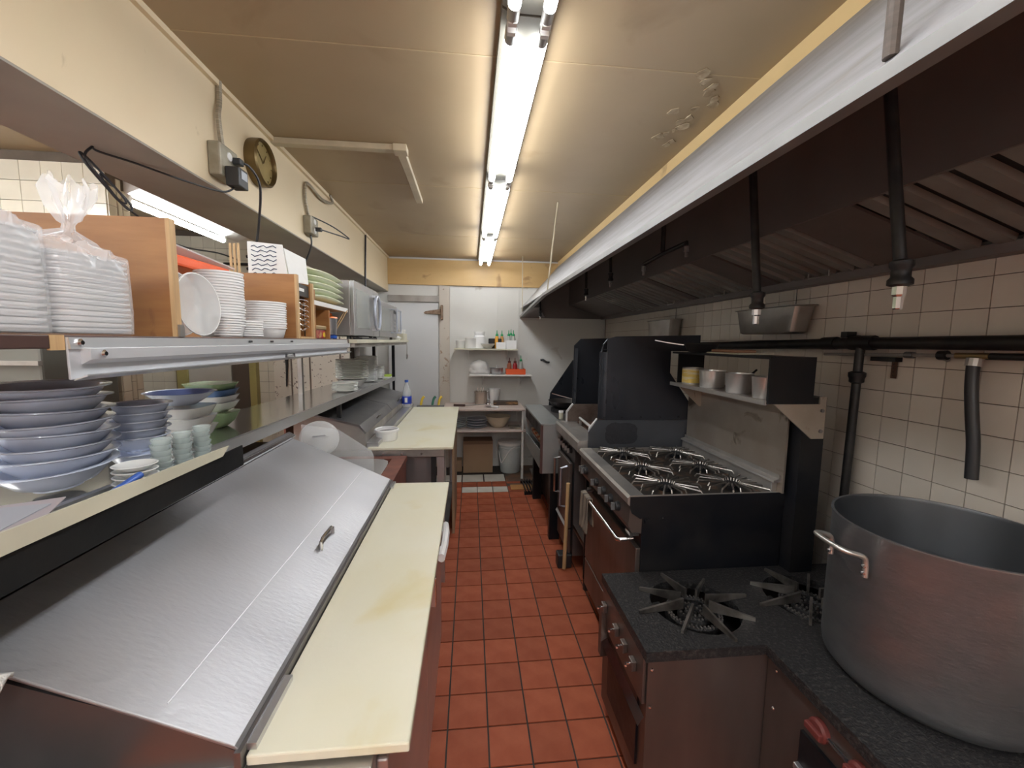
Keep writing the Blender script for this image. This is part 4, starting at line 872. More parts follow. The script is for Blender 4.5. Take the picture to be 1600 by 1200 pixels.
t = thing('white_basket', 'white plastic basket of green-capped bottles on the topmost shelf', 'basket', (.46, 4.86, Z1))
for a_ in ((.415, .535, 4.785, 4.79), (.415, .535, 4.905, 4.91)): box(a_[0], a_[1], a_[2], a_[3], Z1, Z1+.10).build('side', plas_m, t)
for a_ in ((.415, .42, 4.79, 4.905), (.53, .535, 4.79, 4.905)): box(a_[0], a_[1], a_[2], a_[3], Z1, Z1+.10).build('side', plas_m, t)
amber = mat('amber_sauce', (.75, .36, .04), .3)
bottle(.315, 4.93, Z1, amber, greencap, 'left amber bottle with a green cap on the topmost shelf', .026, .165)
bottle(.375, 4.94, Z1, mat('dark_amber', (.5, .26, .08), .3), greencap, 'right darker amber bottle with a green cap on the topmost shelf', .024, .165)
bottle(.447, 4.825, Z1+.001, clearb, greencap, 'clear green-capped bottle at the front left of the white basket', .024, .165)
bottle(.503, 4.825, Z1+.001, clearb, greencap, 'clear green-capped bottle at the front right of the white basket', .024, .165)
bottle(.478, 4.877, Z1+.001, clearb, greencap, 'clear green-capped bottle at the back of the white basket', .022, .175)
# second shelf
g = MB(); vs = []; fs = []; nr = 9; ns = 24
for i in range(nr):
    q = i/(nr-1); R = [.115, .125, .12, .112, .115, .105, .075, .03, .012][i]; zq = [0, .02, .04, .055, .08, .115, .145, .16, .17][i]
    for k in range(ns):
        an = 2*PI*k/ns; rr = R*(1+.07*math.sin(5*an+i*1.3)+.05*math.sin(9*an-i)) if i > 1 else R
        vs.append((.105+rr*math.cos(an), 4.865+rr*math.sin(an)*.8, Z2+zq))
for i in range(nr-1):
    for k in range(ns): fs.append((i*ns+k, i*ns+(k+1) % ns, (i+1)*ns+(k+1) % ns, (i+1)*ns+k))
fs += [tuple(range(ns))[::-1], tuple(range((nr-1)*ns, nr*ns))]
tag(g.add(vs, fs).build('plastic_bag', mat('bundle_bag', (.66, .64, .63), .35, bump=.8, bs=18), smooth=True), 'knotted white bag bundle on the second back shelf', 'bag')
t = thing('steel_bowl', 'steel bowl with a ladle upright on the second back shelf', 'bowl', (.31, 4.86, Z2))
MB().lathe([(0, 0), (.055, 0), (.07, .02), (.078, .075), (.085, .077), (.075, .073), (.06, .02), (0, .008)], (.31, 4.86, Z2), 26).build('bowl', steel_m, t, smooth=True)
MB().tube([(.31, 4.86, Z2+.015), (.31, 4.87, Z2+.11)], .006, 6).build('ladle', plas_m, t)
t = thing('orange_bin', 'orange plastic bin holding squeeze bottles on the second back shelf', 'bin', (.53, 4.86, Z2))
box(.42, .65, 4.80, 4.93, Z2, Z2+.006).build('base', orange_m, t)
for a_ in ((.42, .65, 4.80, 4.805), (.42, .65, 4.925, 4.93), (.42, .425, 4.805, 4.925), (.645, .65, 4.805, 4.925)): box(*a_, Z2+.006, Z2+.065).build('side', orange_m, t)
bottle(.462, 4.865, Z2+.0065, mat('brown_sauce', (.35, .10, .05), .35), redknob_m, 'brown sauce bottle, left one in the orange bin', .028, .145)
bottle(.53, 4.865, Z2+.0065, mat('red_sauce', (.42, .015, .02), .35), redknob_m, 'deep red sauce bottle in the middle of the orange bin', .028, .145)
bottle(.60, 4.865, Z2+.0065, clearb, greencap, 'clear bottle with a green cap at the right of the orange bin', .024, .165)
# third level
t = thing('utensil_bin', 'square steel bin of utensils on the low shelving top', 'bin', (.125, 4.9, Z3))
MB().lathe([(0, 0), (.062, 0), (.07, .004), (.075, .14), (.08, .141), (.08, .15), (.073, .15), (.065, .01), (0, .008)], (.125, 4.88, Z3), 28, sq=5).build('bin', mat('tan_steel', (.45, .38, .32), .35, .7), t, smooth=True)
for dx in (-.04, 0, .03): MB().tube([(.125+dx*.5, 4.88, Z3+.012), (.125+dx, 4.88, Z3+.20)], .006, 6).build('utensil', chrome_m, t)
t = thing('measuring_jug', 'white plastic jug with handle right of the utensil bin', 'jug', (.26, 4.9, Z3))
MB().lathe([(0, 0), (.055, 0), (.058, .004), (.07, .175), (.072, .18), (.067, .18), (.052, .01), (0, .008)], (.285, 4.89, Z3), 24).build('body', plas_m, t, smooth=True)
MB().tube([(.225, 4.87, Z3+.16), (.20, 4.865, Z3+.15), (.205, 4.865, Z3+.06), (.232, 4.87, Z3+.05)], .008, 6).build('handle', plas_m, t)
t = thing('wok_ladle', 'long-handled steel ladle lying across the low shelving top', 'ladle', (.1, 4.62, Z3))
MB().lathe([(0, .0), (.02, .002), (.04, .018), (.048, .036), (.045, .036), (.03, .012), (0, .006)], (.20, 4.62, Z3+.002), 20).build('bowl', chrome_m, t, smooth=True)
MB().tube([(.17, 4.62, Z3+.035), (.02, 4.65, Z3+.02), (-.06, 4.66, Z3+.014)], .006, 6).build('shaft', steelx_m, t); MB().tube([(-.06, 4.66, Z3+.0155), (-.19, 4.68, Z3+.0155)], .014, 8).build('wood_grip', darkwood_m, t)
tag(MB().tube([(.24, 4.60, Z3+.012), (.29, 4.56, Z3+.012), (.31, 4.53, Z3+.012)], .010, 6).build('white_spout', plas_m), 'white plastic scoop end lying right of the ladle', 'scoop')
tag(MB().box(.27, .56, 4.76, 4.83, Z3, Z3+.05).build('knife_block', mat('dark_block', (.05, .03, .02), .4, var=.8, vs=30, stretch=(.2, 1, 1), col2=(.35, .18, .06), lo=.55, hi=.6), bevel=.008), 'long dark brown block lying on the right of the low shelving top', 'block')
# fourth level
stack('grey_plate', plate(.12), .075, 4.67, Z4, .030, 4, mat('grey_plate_china', (.52, .54, .60), .3), 'thick grey plate left of the cream mixing bowl', 'plate', 'grey plates on the low shelving')
stack('grey_plate', plate(.10), -.15, 4.66, Z4, .022, 6, mat('pale_grey_china', (.66, .67, .68), .3), 'pale grey plate partly hidden behind the far board', 'plate', 'pale plates behind the board')
tag(MB().lathe([(0, 0), (.065, 0), (.08, .01), (.11, .05), (.128, .09), (.145, .125), (.15, .13), (.142, .131), (.10, .05), (.07, .016), (0, .012)], (.32, 4.68, Z4), 40).build('mixing_bowl', mat('cream_bowl', (.62, .52, .38), .4), smooth=True), 'large cream mixing bowl on the lower tier of the shelving', 'bowl')
tag(MB().box(.44, .57, 4.55, 4.70, Z4, Z4+.018).build('folded_rag', towel_m, bevel=.006), 'flat folded brown rag right of the cream mixing bowl', 'rag')
t = thing('cardboard_box', 'brown cardboard box on the floor under the low shelving', 'box', (.085, 4.84, 0))
box(-.085, .265, 4.73, 4.95, 0, .36).build('body', card_m, t, bevel=.003); box(-.083, .263, 4.725, 4.95, .345, .385).build('flap', mat('dark_cardboard', (.22, .13, .08), .8), t)
tag(MB().box(-.19, -.10, 4.78, 4.95, 0, .13).build('cardboard_box', card_m, bevel=.003), 'small low tan carton left of the big cardboard box', 'box')
t = thing('plastic_bucket', 'grey-white lidded bucket with a wire handle under the low shelving', 'bucket', (.475, 4.79, 0))
bc = (.475, 4.79, 0)
MB().lathe([(0, 0), (.115, 0), (.12, .006), (.135, .29), (.143, .295), (.143, .31), (.137, .312), (.138, .335), (0, .335)], bc, 36).build('body', bucket_m, t, smooth=True)
MB().lathe([(0, .336), (.146, .336), (.148, .345), (.148, .365), (.14, .37), (0, .366)], bc, 36).build('lid', white_en_m, t, smooth=True)
MB().tube(smoothpath([(.335, 4.76, .26), (.36, 4.66, .14), (.40, 4.64, .20), (.46, 4.642, .29), (.52, 4.65, .325), (.60, 4.74, .30)]), .005, 6).build('handle', white_en_m, t, smooth=True)

# ================================================================ RIGHT: STOCK POT STOVES
ss = thing('stock_pot_stove', 'low two-part cast-top stock pot stove in the right foreground', 'stove', (1.1, 1.1, 0))
ZT = .600
# section with two burners (far)
MB().box(.56, 1.60, 1.14, 1.145, .05, ZT-.035).box(.56, 1.60, 1.55, 1.555, .05, ZT-.035).box(.56, .565, 1.145, 1.55, .05, ZT-.035).box(1.595, 1.60, 1.145, 1.55, .05, ZT-.035).box(.565, 1.595, 1.145, 1.55, .05, .06).build('body', brown_steel_m, ss)
box(.965, 1.60, .45, 1.138, .05, ZT-.035).build('body', brown_steel_m, ss, bevel=.002)
tp = MB()
def ringplate(x0, x1, y0, y1, holes, z0, z1):
    # plate with round openings: built as strips around each hole cell
    for (cx, cy, R, hx0, hx1, hy0, hy1) in holes:
        angs = sorted([2*PI*k/32 for k in range(32)]+[math.atan2(yy-cy, xx-cx) % (2*PI) for xx in (hx0, hx1) for yy in (hy0, hy1)])
        n = len(angs); vs = []; fs = []
        for k in range(n):
            a_ = angs[k]; c, s = math.cos(a_), math.sin(a_)
            # outer point on the cell rectangle
            tx = ((hx1-cx) if c > 0 else (cx-hx0))/max(abs(c), 1e-6); ty = ((hy1-cy) if s > 0 else (cy-hy0))/max(abs(s), 1e-6); tt = min(tx, ty)
            vs += [(cx+R*c, cy+R*s, z1), (cx+tt*c, cy+tt*s, z1), (cx+R*c, cy+R*s, z0)]
        for k in range(n):
            a1, b1 = k*3, ((k+1) % n)*3
            fs += [(a1, a1+1, b1+1, b1), (a1, b1, b1+2, a1+2)]
        tp.add(vs, fs)
H1 = (.82, 1.335, .155); H2 = (1.28, 1.335, .155)
ringplate(0, 0, 0, 0, [(H1[0], H1[1], H1[2], .645, 1.04, 1.16, 1.53), (H2[0], H2[1], H2[2], 1.04, 1.50, 1.16, 1.53)], ZT-.03, ZT)
tp.box(.545, .645, 1.125, 1.56, ZT-.034, ZT); tp.box(1.50, 1.61, 1.125, 1.56, ZT-.034, ZT)
tp.box(.645, 1.50, 1.125, 1.16, ZT-.034, ZT); tp.box(.645, 1.50, 1.53, 1.56, ZT-.034, ZT)
tp.box(.945, 1.61, .44, 1.125, ZT-.034, ZT)
tp.build('cast_top', castiron_m, ss)
box(.56, 1.58, 1.15, 1.55, ZT-.16, ZT-.15).build('drip_pan', black_m, ss)
for ci, (cx, cy, R) in enumerate((H1, H2)):
    gr = MB().lathe([(.012, 0), (.012, .004)], (cx, cy, ZT+.001), 8).build('burner_grate', black_m, ss)
    gr.hide_render = False
    for k in range(8):
        a_ = 2*PI*k/8+.15
        c, s = math.cos(a_), math.sin(a_); n_ = Vector((-s, c, 0))*.0042
        p0, p1 = Vector((cx+c*.048, cy+s*.048, 0)), Vector((cx+c*(.205 if k % 2 else .225), cy+s*(.175 if k % 2 else .195), 0))
        if abs(c) > .3:
            pass
        v = []
        for p, zt, zb in ((p0, ZT+.034, ZT-.006), (p1, ZT+.012, ZT+.001)):
            v.append((p, zt, zb))
        (a0, t0, b0), (a1, t1, b1) = v
        MB().hexa([tuple(a0-n_)[:2]+(b0,), tuple(a0+n_)[:2]+(b0,), tuple(a1+n_)[:2]+(b1,), tuple(a1-n_)[:2]+(b1,), tuple(a0-n_)[:2]+(t0,), tuple(a0+n_)[:2]+(t0,), tuple(a1+n_)[:2]+(t1,), tuple(a1-n_)[:2]+(t1,)]).build('fin', fin_m, gr)
    # ring burners made of studs
    bn = MB().lathe([(.03, 0), (.032, .004), (.032, .02), (.02, .022), (.02, 0)], (cx, cy, ZT-.055), 24).build('ring_burner', castiron_m, ss, smooth=True)
    MB().lathe([(.055, 0), (.055, .024), (.052, .028), (.045, .028), (.042, .024), (.042, 0)], (cx, cy, ZT-.055), 32).build('ring', castiron_m, bn, smooth=True)
    MB().lathe([(.098, 0), (.098, .024), (.094, .028), (.084, .028), (.080, .024), (.080, 0)], (cx, cy, ZT-.055), 36).build('ring', castiron_m, bn, smooth=True)
    m = MB()
    for RR, nn_ in ((.048, 22), (.085, 38), (.094, 42), (.026, 10)):
        for k in range(nn_):
            a_ = 2*PI*k/nn_; x, y = cx+RR*math.cos(a_), cy+RR*math.sin(a_); m.box(x-.0028, x+.0028, y-.0028, y+.0028, ZT-.028, ZT-.022)
    m.build('port_stud', mat('burner_stud', (.22, .20, .19), .45, .6), bn)['kind'] = 'stuff'
    box(cx-.15, cx-.05, cy-.012, cy+.012, ZT-.075, ZT-.06).build('feed_pipe', castiron_m, ss)
    MB().prism([(cx-.16, cy+.04, ZT-.04), (cx-.10, cy+.05, ZT-.04), (cx-.10, cy+.07, ZT-.04), (cx-.16, cy+.06, ZT-.04)], (0, 0, .012)).build('lug', castiron_m, ss)
# front controls of the far section
box(.548, .56, 1.15, 1.55, .40, ZT-.036).build('control_panel', brown_steel_m, ss, bevel=.003)
for y in (1.50, 1.37, 1.29, 1.21):
    k_ = MB().box(.530, .548, y-.016, y+.016, .475, .51).build('valve', brown_steel_m, ss, bevel=.003)
    MB().tube([(.530, y, .495), (.515, y, .495), (.51, y-.01, .505), (.505, y-.025, .507)], .004, 6).build('valve_lever', chrome_m, k_, smooth=True)
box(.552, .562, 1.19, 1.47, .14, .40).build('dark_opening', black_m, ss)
MB().prism([(.545, 1.13, .37), (.545, 1.50, .37), (.53, 1.50, .345), (.53, 1.13, .345)], (.004, 0, .006)).build('tray_edge', chrome_m, ss)
box(.53, .56, 1.50, 1.53, .28, .48).build('bracket', brown_steel_m, ss)
for x, y in ((.572, 1.137), (.950, 1.135)):
    for zz in (.53, .40): MB().lathe([(.006, 0), (.004, .003), (0, .004)], (0, 0, 0), 8, mtx=Matrix.Translation((x if x < .9 else .964, y if x < .9 else 1.10, zz)) @ (Matrix.Rotation(PI/2, 4, 'X') if x < .9 else Matrix.Rotation(-PI/2, 4, 'Y'))).build('screw', chrome_m, ss)
# front controls of the near section
for y in (.93, .81):
    k_ = MB().lathe([(.030, 0), (.030, .012), (.024, .018), (0, .018)], (0, 0, 0), 20, mtx=Matrix.Translation((.965, y, .500)) @ Matrix.Rotation(-PI/2, 4, 'Y')).build('knob', redknob_m, ss, smooth=True)
    MB().box(.934, .948, y-.026, y+.026, .490, .510).build('grip', redknob_m, k_, bevel=.003)
MB().tube([(.958, .835, .502), (.958, .905, .502)], .006, 8).build('manifold', chrome_m, ss)
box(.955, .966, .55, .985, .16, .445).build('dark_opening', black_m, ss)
MB().prism([(.95, .60, .33), (.95, .98, .33), (.935, .98, .305), (.935, .60, .305)], (.004, 0, .007)).build('tray_edge', steel_m, ss)
box(.94, .96, .95, .985, .325, .345).build('latch', steel_m, ss, bevel=.003)
tag(MB().prism([(.9635, .655, .505), (.9635, .69, .545), (.9635, .655, .55)], (-.0015, 0, 0)).build('sticker', paper_m), '', 'x')
st_ = bpy.data.objects['sticker']; st_.parent = ss; st_.location = st_.location-ss.location; del st_['label'], st_['category']
for x, y in ((.60, 1.18), (.60, 1.52), (1.55, 1.52), (1.55, .5), (1.0, .5), (1.0, 1.1)): MB().tube([(x, y, 0), (x, y, .052)], .02, 8).build('foot', blackplastic_m, ss)
# stock pot
pc = (1.318, .966, ZT+.001); R = .247; Hh = .455
sp_ = thing('stock_pot', 'huge dented aluminium stock pot with loop handles on the near stove', 'pot', pc)
MB().lathe([(0, 0), (R-.045, 0), (R-.02, .006), (R-.004, .025), (R, .05), (R, Hh-.01), (R+.003, Hh-.005), (R+.003, Hh), (R-.004, Hh)], pc, 72, cap=False).build('outer_wall', pot_m, sp_, smooth=True)
MB().lathe([(R-.004, Hh), (R-.006, Hh-.01), (R-.007, .05), (R-.03, .01), (0, .008)], pc, 72, cap=False).build('inner_wall', potin_m, sp_, smooth=True)
def pothandle(an, nm='handle'):
    c, s = math.cos(an), math.sin(an); rad = Vector((c, s, 0)); tan = Vector((-s, c, 0)); b = Vector(pc)
    pts = []
    w_ = .062; z0 = Hh-.085
    P = [b+rad*(R+.006)+tan*w_+Vector((0, 0, z0-.035)), b+rad*(R+.008)+tan*w_+Vector((0, 0, z0+.005)), b+rad*(R+.018)+tan*w_+Vector((0, 0, z0+.022)), b+rad*(R+.055)+tan*w_*.92+Vector((0, 0, z0+.032)), b+rad*(R+.07)+tan*w_*.5+Vector((0, 0, z0+.036)),
         b+rad*(R+.07)-tan*w_*.5+Vector((0, 0, z0+.036)), b+rad*(R+.055)-tan*w_*.92+Vector((0, 0, z0+.032)), b+rad*(R+.018)-tan*w_+Vector((0, 0, z0+.022)), b+rad*(R+.008)-tan*w_+Vector((0, 0, z0+.005)), b+rad*(R+.006)-tan*w_+Vector((0, 0, z0-.035))]
    h = MB().tube(smoothpath(P, 4), .0072, 10).build(nm, mat('worn_aluminium', (.58, .56, .52), .35, .9), sp_, smooth=True)
    for sgn in (1, -1):
        for dzv in (-.025, -.005):
            q = b+rad*(R+.010)+tan*w_*sgn+Vector((0, 0, z0+dzv)); MB().lathe([(.006, 0), (.005, .006), (0, .008)], (0, 0, 0), 10, mtx=Matrix.Translation(q) @ rad.to_track_quat('Z', 'Y').to_matrix().to_4x4()).build('rivet', chrome_m, h)
pothandle(math.radians(172)); pothandle(math.radians(-8))

# ================================================================ SIX-BURNER RANGE
rg = thing('gas_range', 'six-burner gas range with black side and steel front in the right middle', 'stove', (1.0, 1.9, 0))
YA, YB = 1.59, 2.325
YN = 1.565
box(.71, 1.34, YN, YB, .08, .90).build('body', black_m, rg, bevel=.004)
MB().prof_y([(.655, .930), (.645, .920), (.645, .895), (.655, .885), (.715, .885), (.715, .930)], YN, YB).build('front_rail', steelx_m, rg)
MB().prof_y([(.715, .885), (.658, .885), (.655, .80), (.672, .765), (.715, .765)], YN+.003, YB).build('control_panel', brown_steel_m, rg)
MB().prism([(.655, YN-.003, .925), (.70, YN-.003, .925), (1.34, YN-.003, .928), (1.34, YN-.003, .865), (.78, YN-.003, .855), (.70, YN-.003, .83), (.664, YN-.003, .855), (.655, YN-.003, .88)], (0, .004, 0)).build('side_skirt', black_m, rg)
MB().tube([(.73, YN-.0, .82), (.73, YN-.016, .82)], .012, 12).build('gas_cap', black_m, rg); MB().tube([(.795, YN, .835), (.795, YN-.01, .835)], .004, 8).build('screw', chrome_m, rg)
box(.715, 1.335, YN+.002, YB-.002, .895, .905).build('burner_deck', mat('burnt_deck', (.02, .017, .015), .5, .2, var=.8, vs=22, col2=(.15, .08, .045), lo=.52, hi=.66), rg)
for y0_, y1_ in ((YN, YN+.008), (YB-.008, YB)): box(.715, 1.335, y0_, y1_, .905, .929).build('deck_edge', steelx_m, rg)
d = MB().prof_y([(.712, .70), (.690, .70), (.690, .27), (.712, .27)], YN+.004, YB-.03).build('oven_door', brown_steel_m, rg, bevel=.004)
MB().tube([(.692, 1.61, .725), (.635, 1.61, .720), (.628, 1.62, .718), (.628, 2.16, .718), (.635, 2.17, .720), (.692, 2.17, .725)], .0095, 10).build('handle', chrome_m, d, smooth=True)
box(.69, .712, YN+.004, YB-.03, .10, .262).build('kick_panel', brown_steel_m, rg, bevel=.003)
MB().tube([(.689, 1.95, .20), (.684, 1.95, .20)], .01, 10).build('vent_hole', black_m, rg)
box(.66, .70, YN+.002, YN+.05, .755, .77).build('hinge_bracket', chrome_m, rg); 
for y in (2.23, 2.19, 2.0, 1.88, 1.78, 1.69):
    k_ = MB().lathe([(.020, 0), (.022, .004), (.019, .018), (.012, .020), (0, .020)], (0, 0, 0), 16, mtx=Matrix.Translation((.656, y, .835)) @ Matrix.Rotation(-PI/2, 4, 'Y')).build('knob', blackplastic_m, rg, smooth=True)
    MB().box(.620, .637, y-.005, y+.005, .818, .852).build('grip', mat('grey_grip', (.12, .12, .12), .35), k_, bevel=.002)
GY = [1.69, 1.945, 2.20]
for gx in (.87, 1.18):
    for gy in GY:
        gt = MB().lathe([(.030, 0), (.038, .003), (.040, .018), (.032, .024), (.012, .024)], (gx, gy, .906), 18).build('burner_grate', black_m, rg)
        nsp = 20
        for k in range(nsp):
            a_ = 2*PI*k/nsp+.1; c, s = math.cos(a_), math.sin(a_)
            q = 1/max(abs(c)/.150, abs(s)/.122)
            q *= .98 if k % 2 else .80
            r0 = .035
            MB().tube([(gx+c*r0, gy+s*r0, .925), (gx+c*r0*1.15, gy+s*r0*1.15, .938), (gx+c*q*.94, gy+s*q*.94, .936), (gx+c*q, gy+s*q, .922)], .0038, 5).build('spoke', spoke_m if (k+int(gx*10)) % 3 else fin_m, gt)
box(1.285, 1.31, YN+.01, YB, .905, .975).build('rear_step', steelx_m, rg, bevel=.003)
MB().prof_y([(1.31, .93), (1.318, .93), (1.318, 1.345), (1.31, 1.345)], YN-.02, YB).build('backguard', mat('tan_backguard', (.40, .345, .29), .40, .75, var=.6, vs=3, col2=(.22, .18, .15), stain=((.07, .045, .03), 5, .62, .68, .9), rvar=.1), rg)
MB().prof_y([(1.275, .975), (1.312, .975), (1.312, 1.0), (1.300, 1.008), (1.30, .99), (1.277, .984)], YN-.01, YB).build('backguard_ledge', steelx_m, rg)
box(1.34, 1.44, YN-.06, YN+.01, .60, 1.345).build('side_column', black_m, rg)
for x, y in ((.76, YN+.06), (.76, YB-.06), (1.3, YN+.06), (1.3, YB-.06)): MB().tube([(x, y, 0), (x, y, .09)], .022, 10).build('foot', darksteel_m, rg)
# overshelf
zs_ = 1.338
sv = MB().box(1.125, 1.312, 1.44, 2.19, zs_-.008, zs_).build('overshelf', steelx_m, rg)
box(1.125, 1.312, 1.44, 2.19, 1.500, 1.510).build('top_plate', black_m, sv)
box(1.125, 1.312, 1.432, 1.442, zs_-.008, 1.51).build('end_panel', black_m, sv); box(1.16, 1.312, 2.185, 2.192, zs_, 1.50).build('end_panel', black_m, sv)
box(1.118, 1.126, 1.44, 2.19, zs_-.014, zs_+.004).build('shelf_edge', steelx_m, sv)
MB().prism([(1.145, 1.425, zs_-.008), (1.335, 1.425, zs_-.008), (1.335, 1.425, zs_+.02), (1.362, 1.425, zs_+.02), (1.362, 1.425, 1.195), (1.31, 1.425, 1.195)], (0, .006, 0)).build('end_bracket', mat('tan_steel_bracket', (.42, .36, .30), .45, .6, var=.4, vs=6, stain=((.12, .07, .04), 14, .62, .7, .7)), sv)
for zz in (1.305, 1.225): MB().tube([(1.345, 1.425, zz), (1.345, 1.419, zz)], .007, 10).build('bolt', darksteel_m, sv)
MB().prism([(1.16, 2.19, zs_-.008), (1.312, 2.19, zs_-.008), (1.312, 2.19, 1.20), (1.30, 2.19, 1.20)], (0, .005, 0)).build('end_bracket', MATS['tan_steel_bracket'], sv)
# pots on overshelf
def saucepan(cx, cy, R, h, lab, ang=None):
    t = thing('saucepan', lab, 'pot', (cx, cy, zs_), 'aluminium pans on the overshelf')
    MB().lathe([(0, 0), (R*.84, 0), (R*.88, .004), (R*.98, h-.003), (R*1.03, h), (R*.97, h), (R*.86, .008), (0, .006)], (cx, cy, zs_+.0005), 32).build('bowl', mat('worn_alu', (.78, .77, .76), .35, .85, var=.5, vs=6, col2=(.55, .54, .53)), t, smooth=True)
    if ang is not None:
        c, s = math.cos(ang), math.sin(ang)
        MB().tube([(cx+c*R*.95, cy+s*R*.95, zs_+h*.8), (cx+c*(R+.03), cy+s*(R+.03), zs_+h*.95), (cx+c*(R+.06), cy+s*(R+.06), zs_+h*1.15)], .005, 6).build('handle', blackplastic_m, t)
saucepan(1.205, 1.93, .062, .086, 'aluminium saucepan right of the yellow tin on the overshelf')
saucepan(1.20, 1.715, .058, .088, 'aluminium saucepan in the middle, with a dark handle behind it', math.radians(20))
saucepan(1.195, 1.54, .052, .088, 'aluminium saucepan nearest the end panel of the overshelf')
t = thing('food_tin', 'open yellow-labelled food tin at the far end of the overshelf', 'tin', (1.205, 2.11, zs_))
MB().lathe([(0, 0), (.053, 0), (.053, .088), (.050, .088), (.050, .01), (0, .01)], (1.205, 2.11, zs_+.0005), 28).build('can', steelx_m, t, smooth=True)
MB().lathe([(.0532, .008), (.0538, .009), (.0538, .080), (.0532, .081)], (1.205, 2.11, zs_+.0005), 28, cap=False).build('paper_label', mat('yellow_label', (.68, .50, .12), .5, var=.7, vs=30, stretch=(.3, .3, 2), col2=(.70, .64, .48), lo=.5, hi=.56), t, smooth=True)
t = thing('frying_pan', 'dark frying pan with a long handle on top of the overshelf', 'pan', (1.21, 2.05, 1.511))
MB().lathe([(0, 0), (.055, 0), (.065, .004), (.085, .04), (.089, .042), (.083, .04), (.062, .008), (0, .006)], (1.215, 2.06, 1.511), 32).build('pan', darksteel_m, t, smooth=True)
MB().lathe([(0, 0), (.055, 0), (.062, .004), (.084, .030), (.088, .032), (.082, .031), (.06, .008), (0, .006)], (1.22, 2.065, 1.527), 32).build('inner_pan', steelx_m, t, smooth=True)
MB().tube([(1.14, 2.10, 1.548), (1.07, 2.15, 1.560), (1.02, 2.19, 1.572)], .005, 6).build('handle', chrome_m, t)
t = thing('folded_cloth', 'flat tan cloth and paper pad on the overshelf right of the frying pan', 'cloth', (1.22, 1.75, 1.511))
box(1.15, 1.29, 1.66, 1.90, 1.5105, 1.517).build('pad', cream_m, t, bevel=.002); box(1.16, 1.28, 1.72, 1.88, 1.517, 1.53).build('cloth', mat('rust_cloth', (.30, .15, .09), .9, bump=.6, bs=50), t, bevel=.005)
# towel on oven handle
vs = []; fs = []; nu, nv = 22, 14
for side in (0, 1):
    for i in range(nu+1):
        for j in range(nv+1):
            y = 2.03+.13*i/nu; L_ = .19 if side == 0 else .15
            t_ = j/nv
            if side == 0: x, z = .616-.006*t_+.006*math.sin(i*1.1+t_*2)*t_, .729-L_*t_
            else: x, z = .640+.004*t_+.004*math.sin(i*1.3+1)*t_, .729-L_*t_
            vs.append((x, y+.01*math.sin(j*.4)*t_, z))
N1 = (nu+1)*(nv+1)
for sd in (0, 1):
    for i in range(nu):
        for j in range(nv):
            b0 = sd*N1+i*(nv+1)+j; fs.append((b0, b0+nv+1, b0+nv+2, b0+1))
for i in range(nu): fs.append((i*(nv+1), (i+1)*(nv+1), N1+(i+1)*(nv+1), N1+i*(nv+1)))
o = MB().add(vs, fs).build('dish_towel', towel_m, smooth=True); md = o.modifiers.new('s', 'SOLIDIFY'); md.thickness = .004
tag(o, 'stained striped towel hanging over the oven door handle', 'towel')

# shields
sootp = mat('soot_sheet', (.075, .08, .092), .38, .55, var=.5, vs=4, col2=(.05, .05, .055), stain=((.008, .008, .01), 3.2, .50, .52, .0))
s1 = thing('side_shield', 'tall black sheet-metal shield rising at the far end of the six-burner range', 'shield', (1.05, 2.34, .93))
MB().prism([(.80, 2.335, 1.095), (.80, 2.335, 1.50), (.80, 2.335, 1.55), (.80, 2.335, 1.575), (.85, 2.335, 1.588), (1.37, 2.335, 1.603), (1.37, 2.335, 1.51), (1.19, 2.335, 1.51), (1.19, 2.335, 1.38), (1.345, 2.335, 1.17), (1.34, 2.335, 1.095)], (0, .006, 0)).build('upper_sheet', shield_m, s1)
MB().prism([(.70, 2.336, .905), (.70, 2.336, 1.02), (.752, 2.336, 1.095), (1.33, 2.336, 1.092), (1.33, 2.336, .905)], (0, .006, 0)).build('lower_sheet', sootp, s1)
pts = []
random.seed(3)
for k in range(26):
    a_ = 2*PI*k/26; pts.append((.905+.098*math.cos(a_)*(1+random.uniform(-.07, .07))*(1/((abs(math.cos(a_))**4+abs(math.sin(a_))**4)**.25)), 2.3345, 1.012+.066*math.sin(a_)*(1+random.uniform(-.07, .07))*(1/((abs(math.cos(a_))**4+abs(math.sin(a_))**4)**.25))))
MB().prism(pts, (0, .001, 0)).build('soot_crust', mat('soot_crust', (.012, .012, .016), .7, bump=.8, bs=60), s1)
for x in (.79, .90, 1.02, 1.14, 1.26): MB().tube([(x, 2.335, 1.112), (x, 2.330, 1.112)], .0055, 8).build('bolt', black_m, s1)
MB().tube([(.757, 2.338, 1.095), (.765, 2.338, 1.50), (.775, 2.338, 1.545), (.80, 2.338, 1.575), (.85, 2.338, 1.588), (1.37, 2.338, 1.603)], .004, 6).build('rolled_edge', shield_m, s1)
ar = arc((.815, 2.385, 1.10), .05, -PI/2, -PI*.95, 8, 'xy')
MB().prism(ar+[(x+.003, y+.003, z_) for x, y, z_ in ar[::-1]], (0, 0, .40)).build('curled_edge', shield_m, s1, smooth=True)
MB().tube([(.765, 2.337, 1.515), (1.19, 2.337, 1.515)], .0025, 6).build('crease', shield_m, s1)
s2 = thing('side_shield', 'second black shield behind the griddle, middle of three', 'shield', (1.05, 3.12, .93))
MB().prism([(.79, 3.10, .95), (.795, 3.10, 1.53), (.845, 3.10, 1.582), (1.40, 3.10, 1.60), (1.40, 3.10, .95)], (0, .006, 0)).build('sheet', shield_m, s2)
MB().prism([(.795, 3.095, .95), (.80, 3.095, 1.51), (.82, 3.075, 1.51), (.81, 3.075, .95)], (.004, 0, 0)).build('front_flange', shield_m, s2)
s3 = thing('side_shield', 'farthest black shield with a slanted front edge behind the wok', 'shield', (1.1, 4.1, .9))
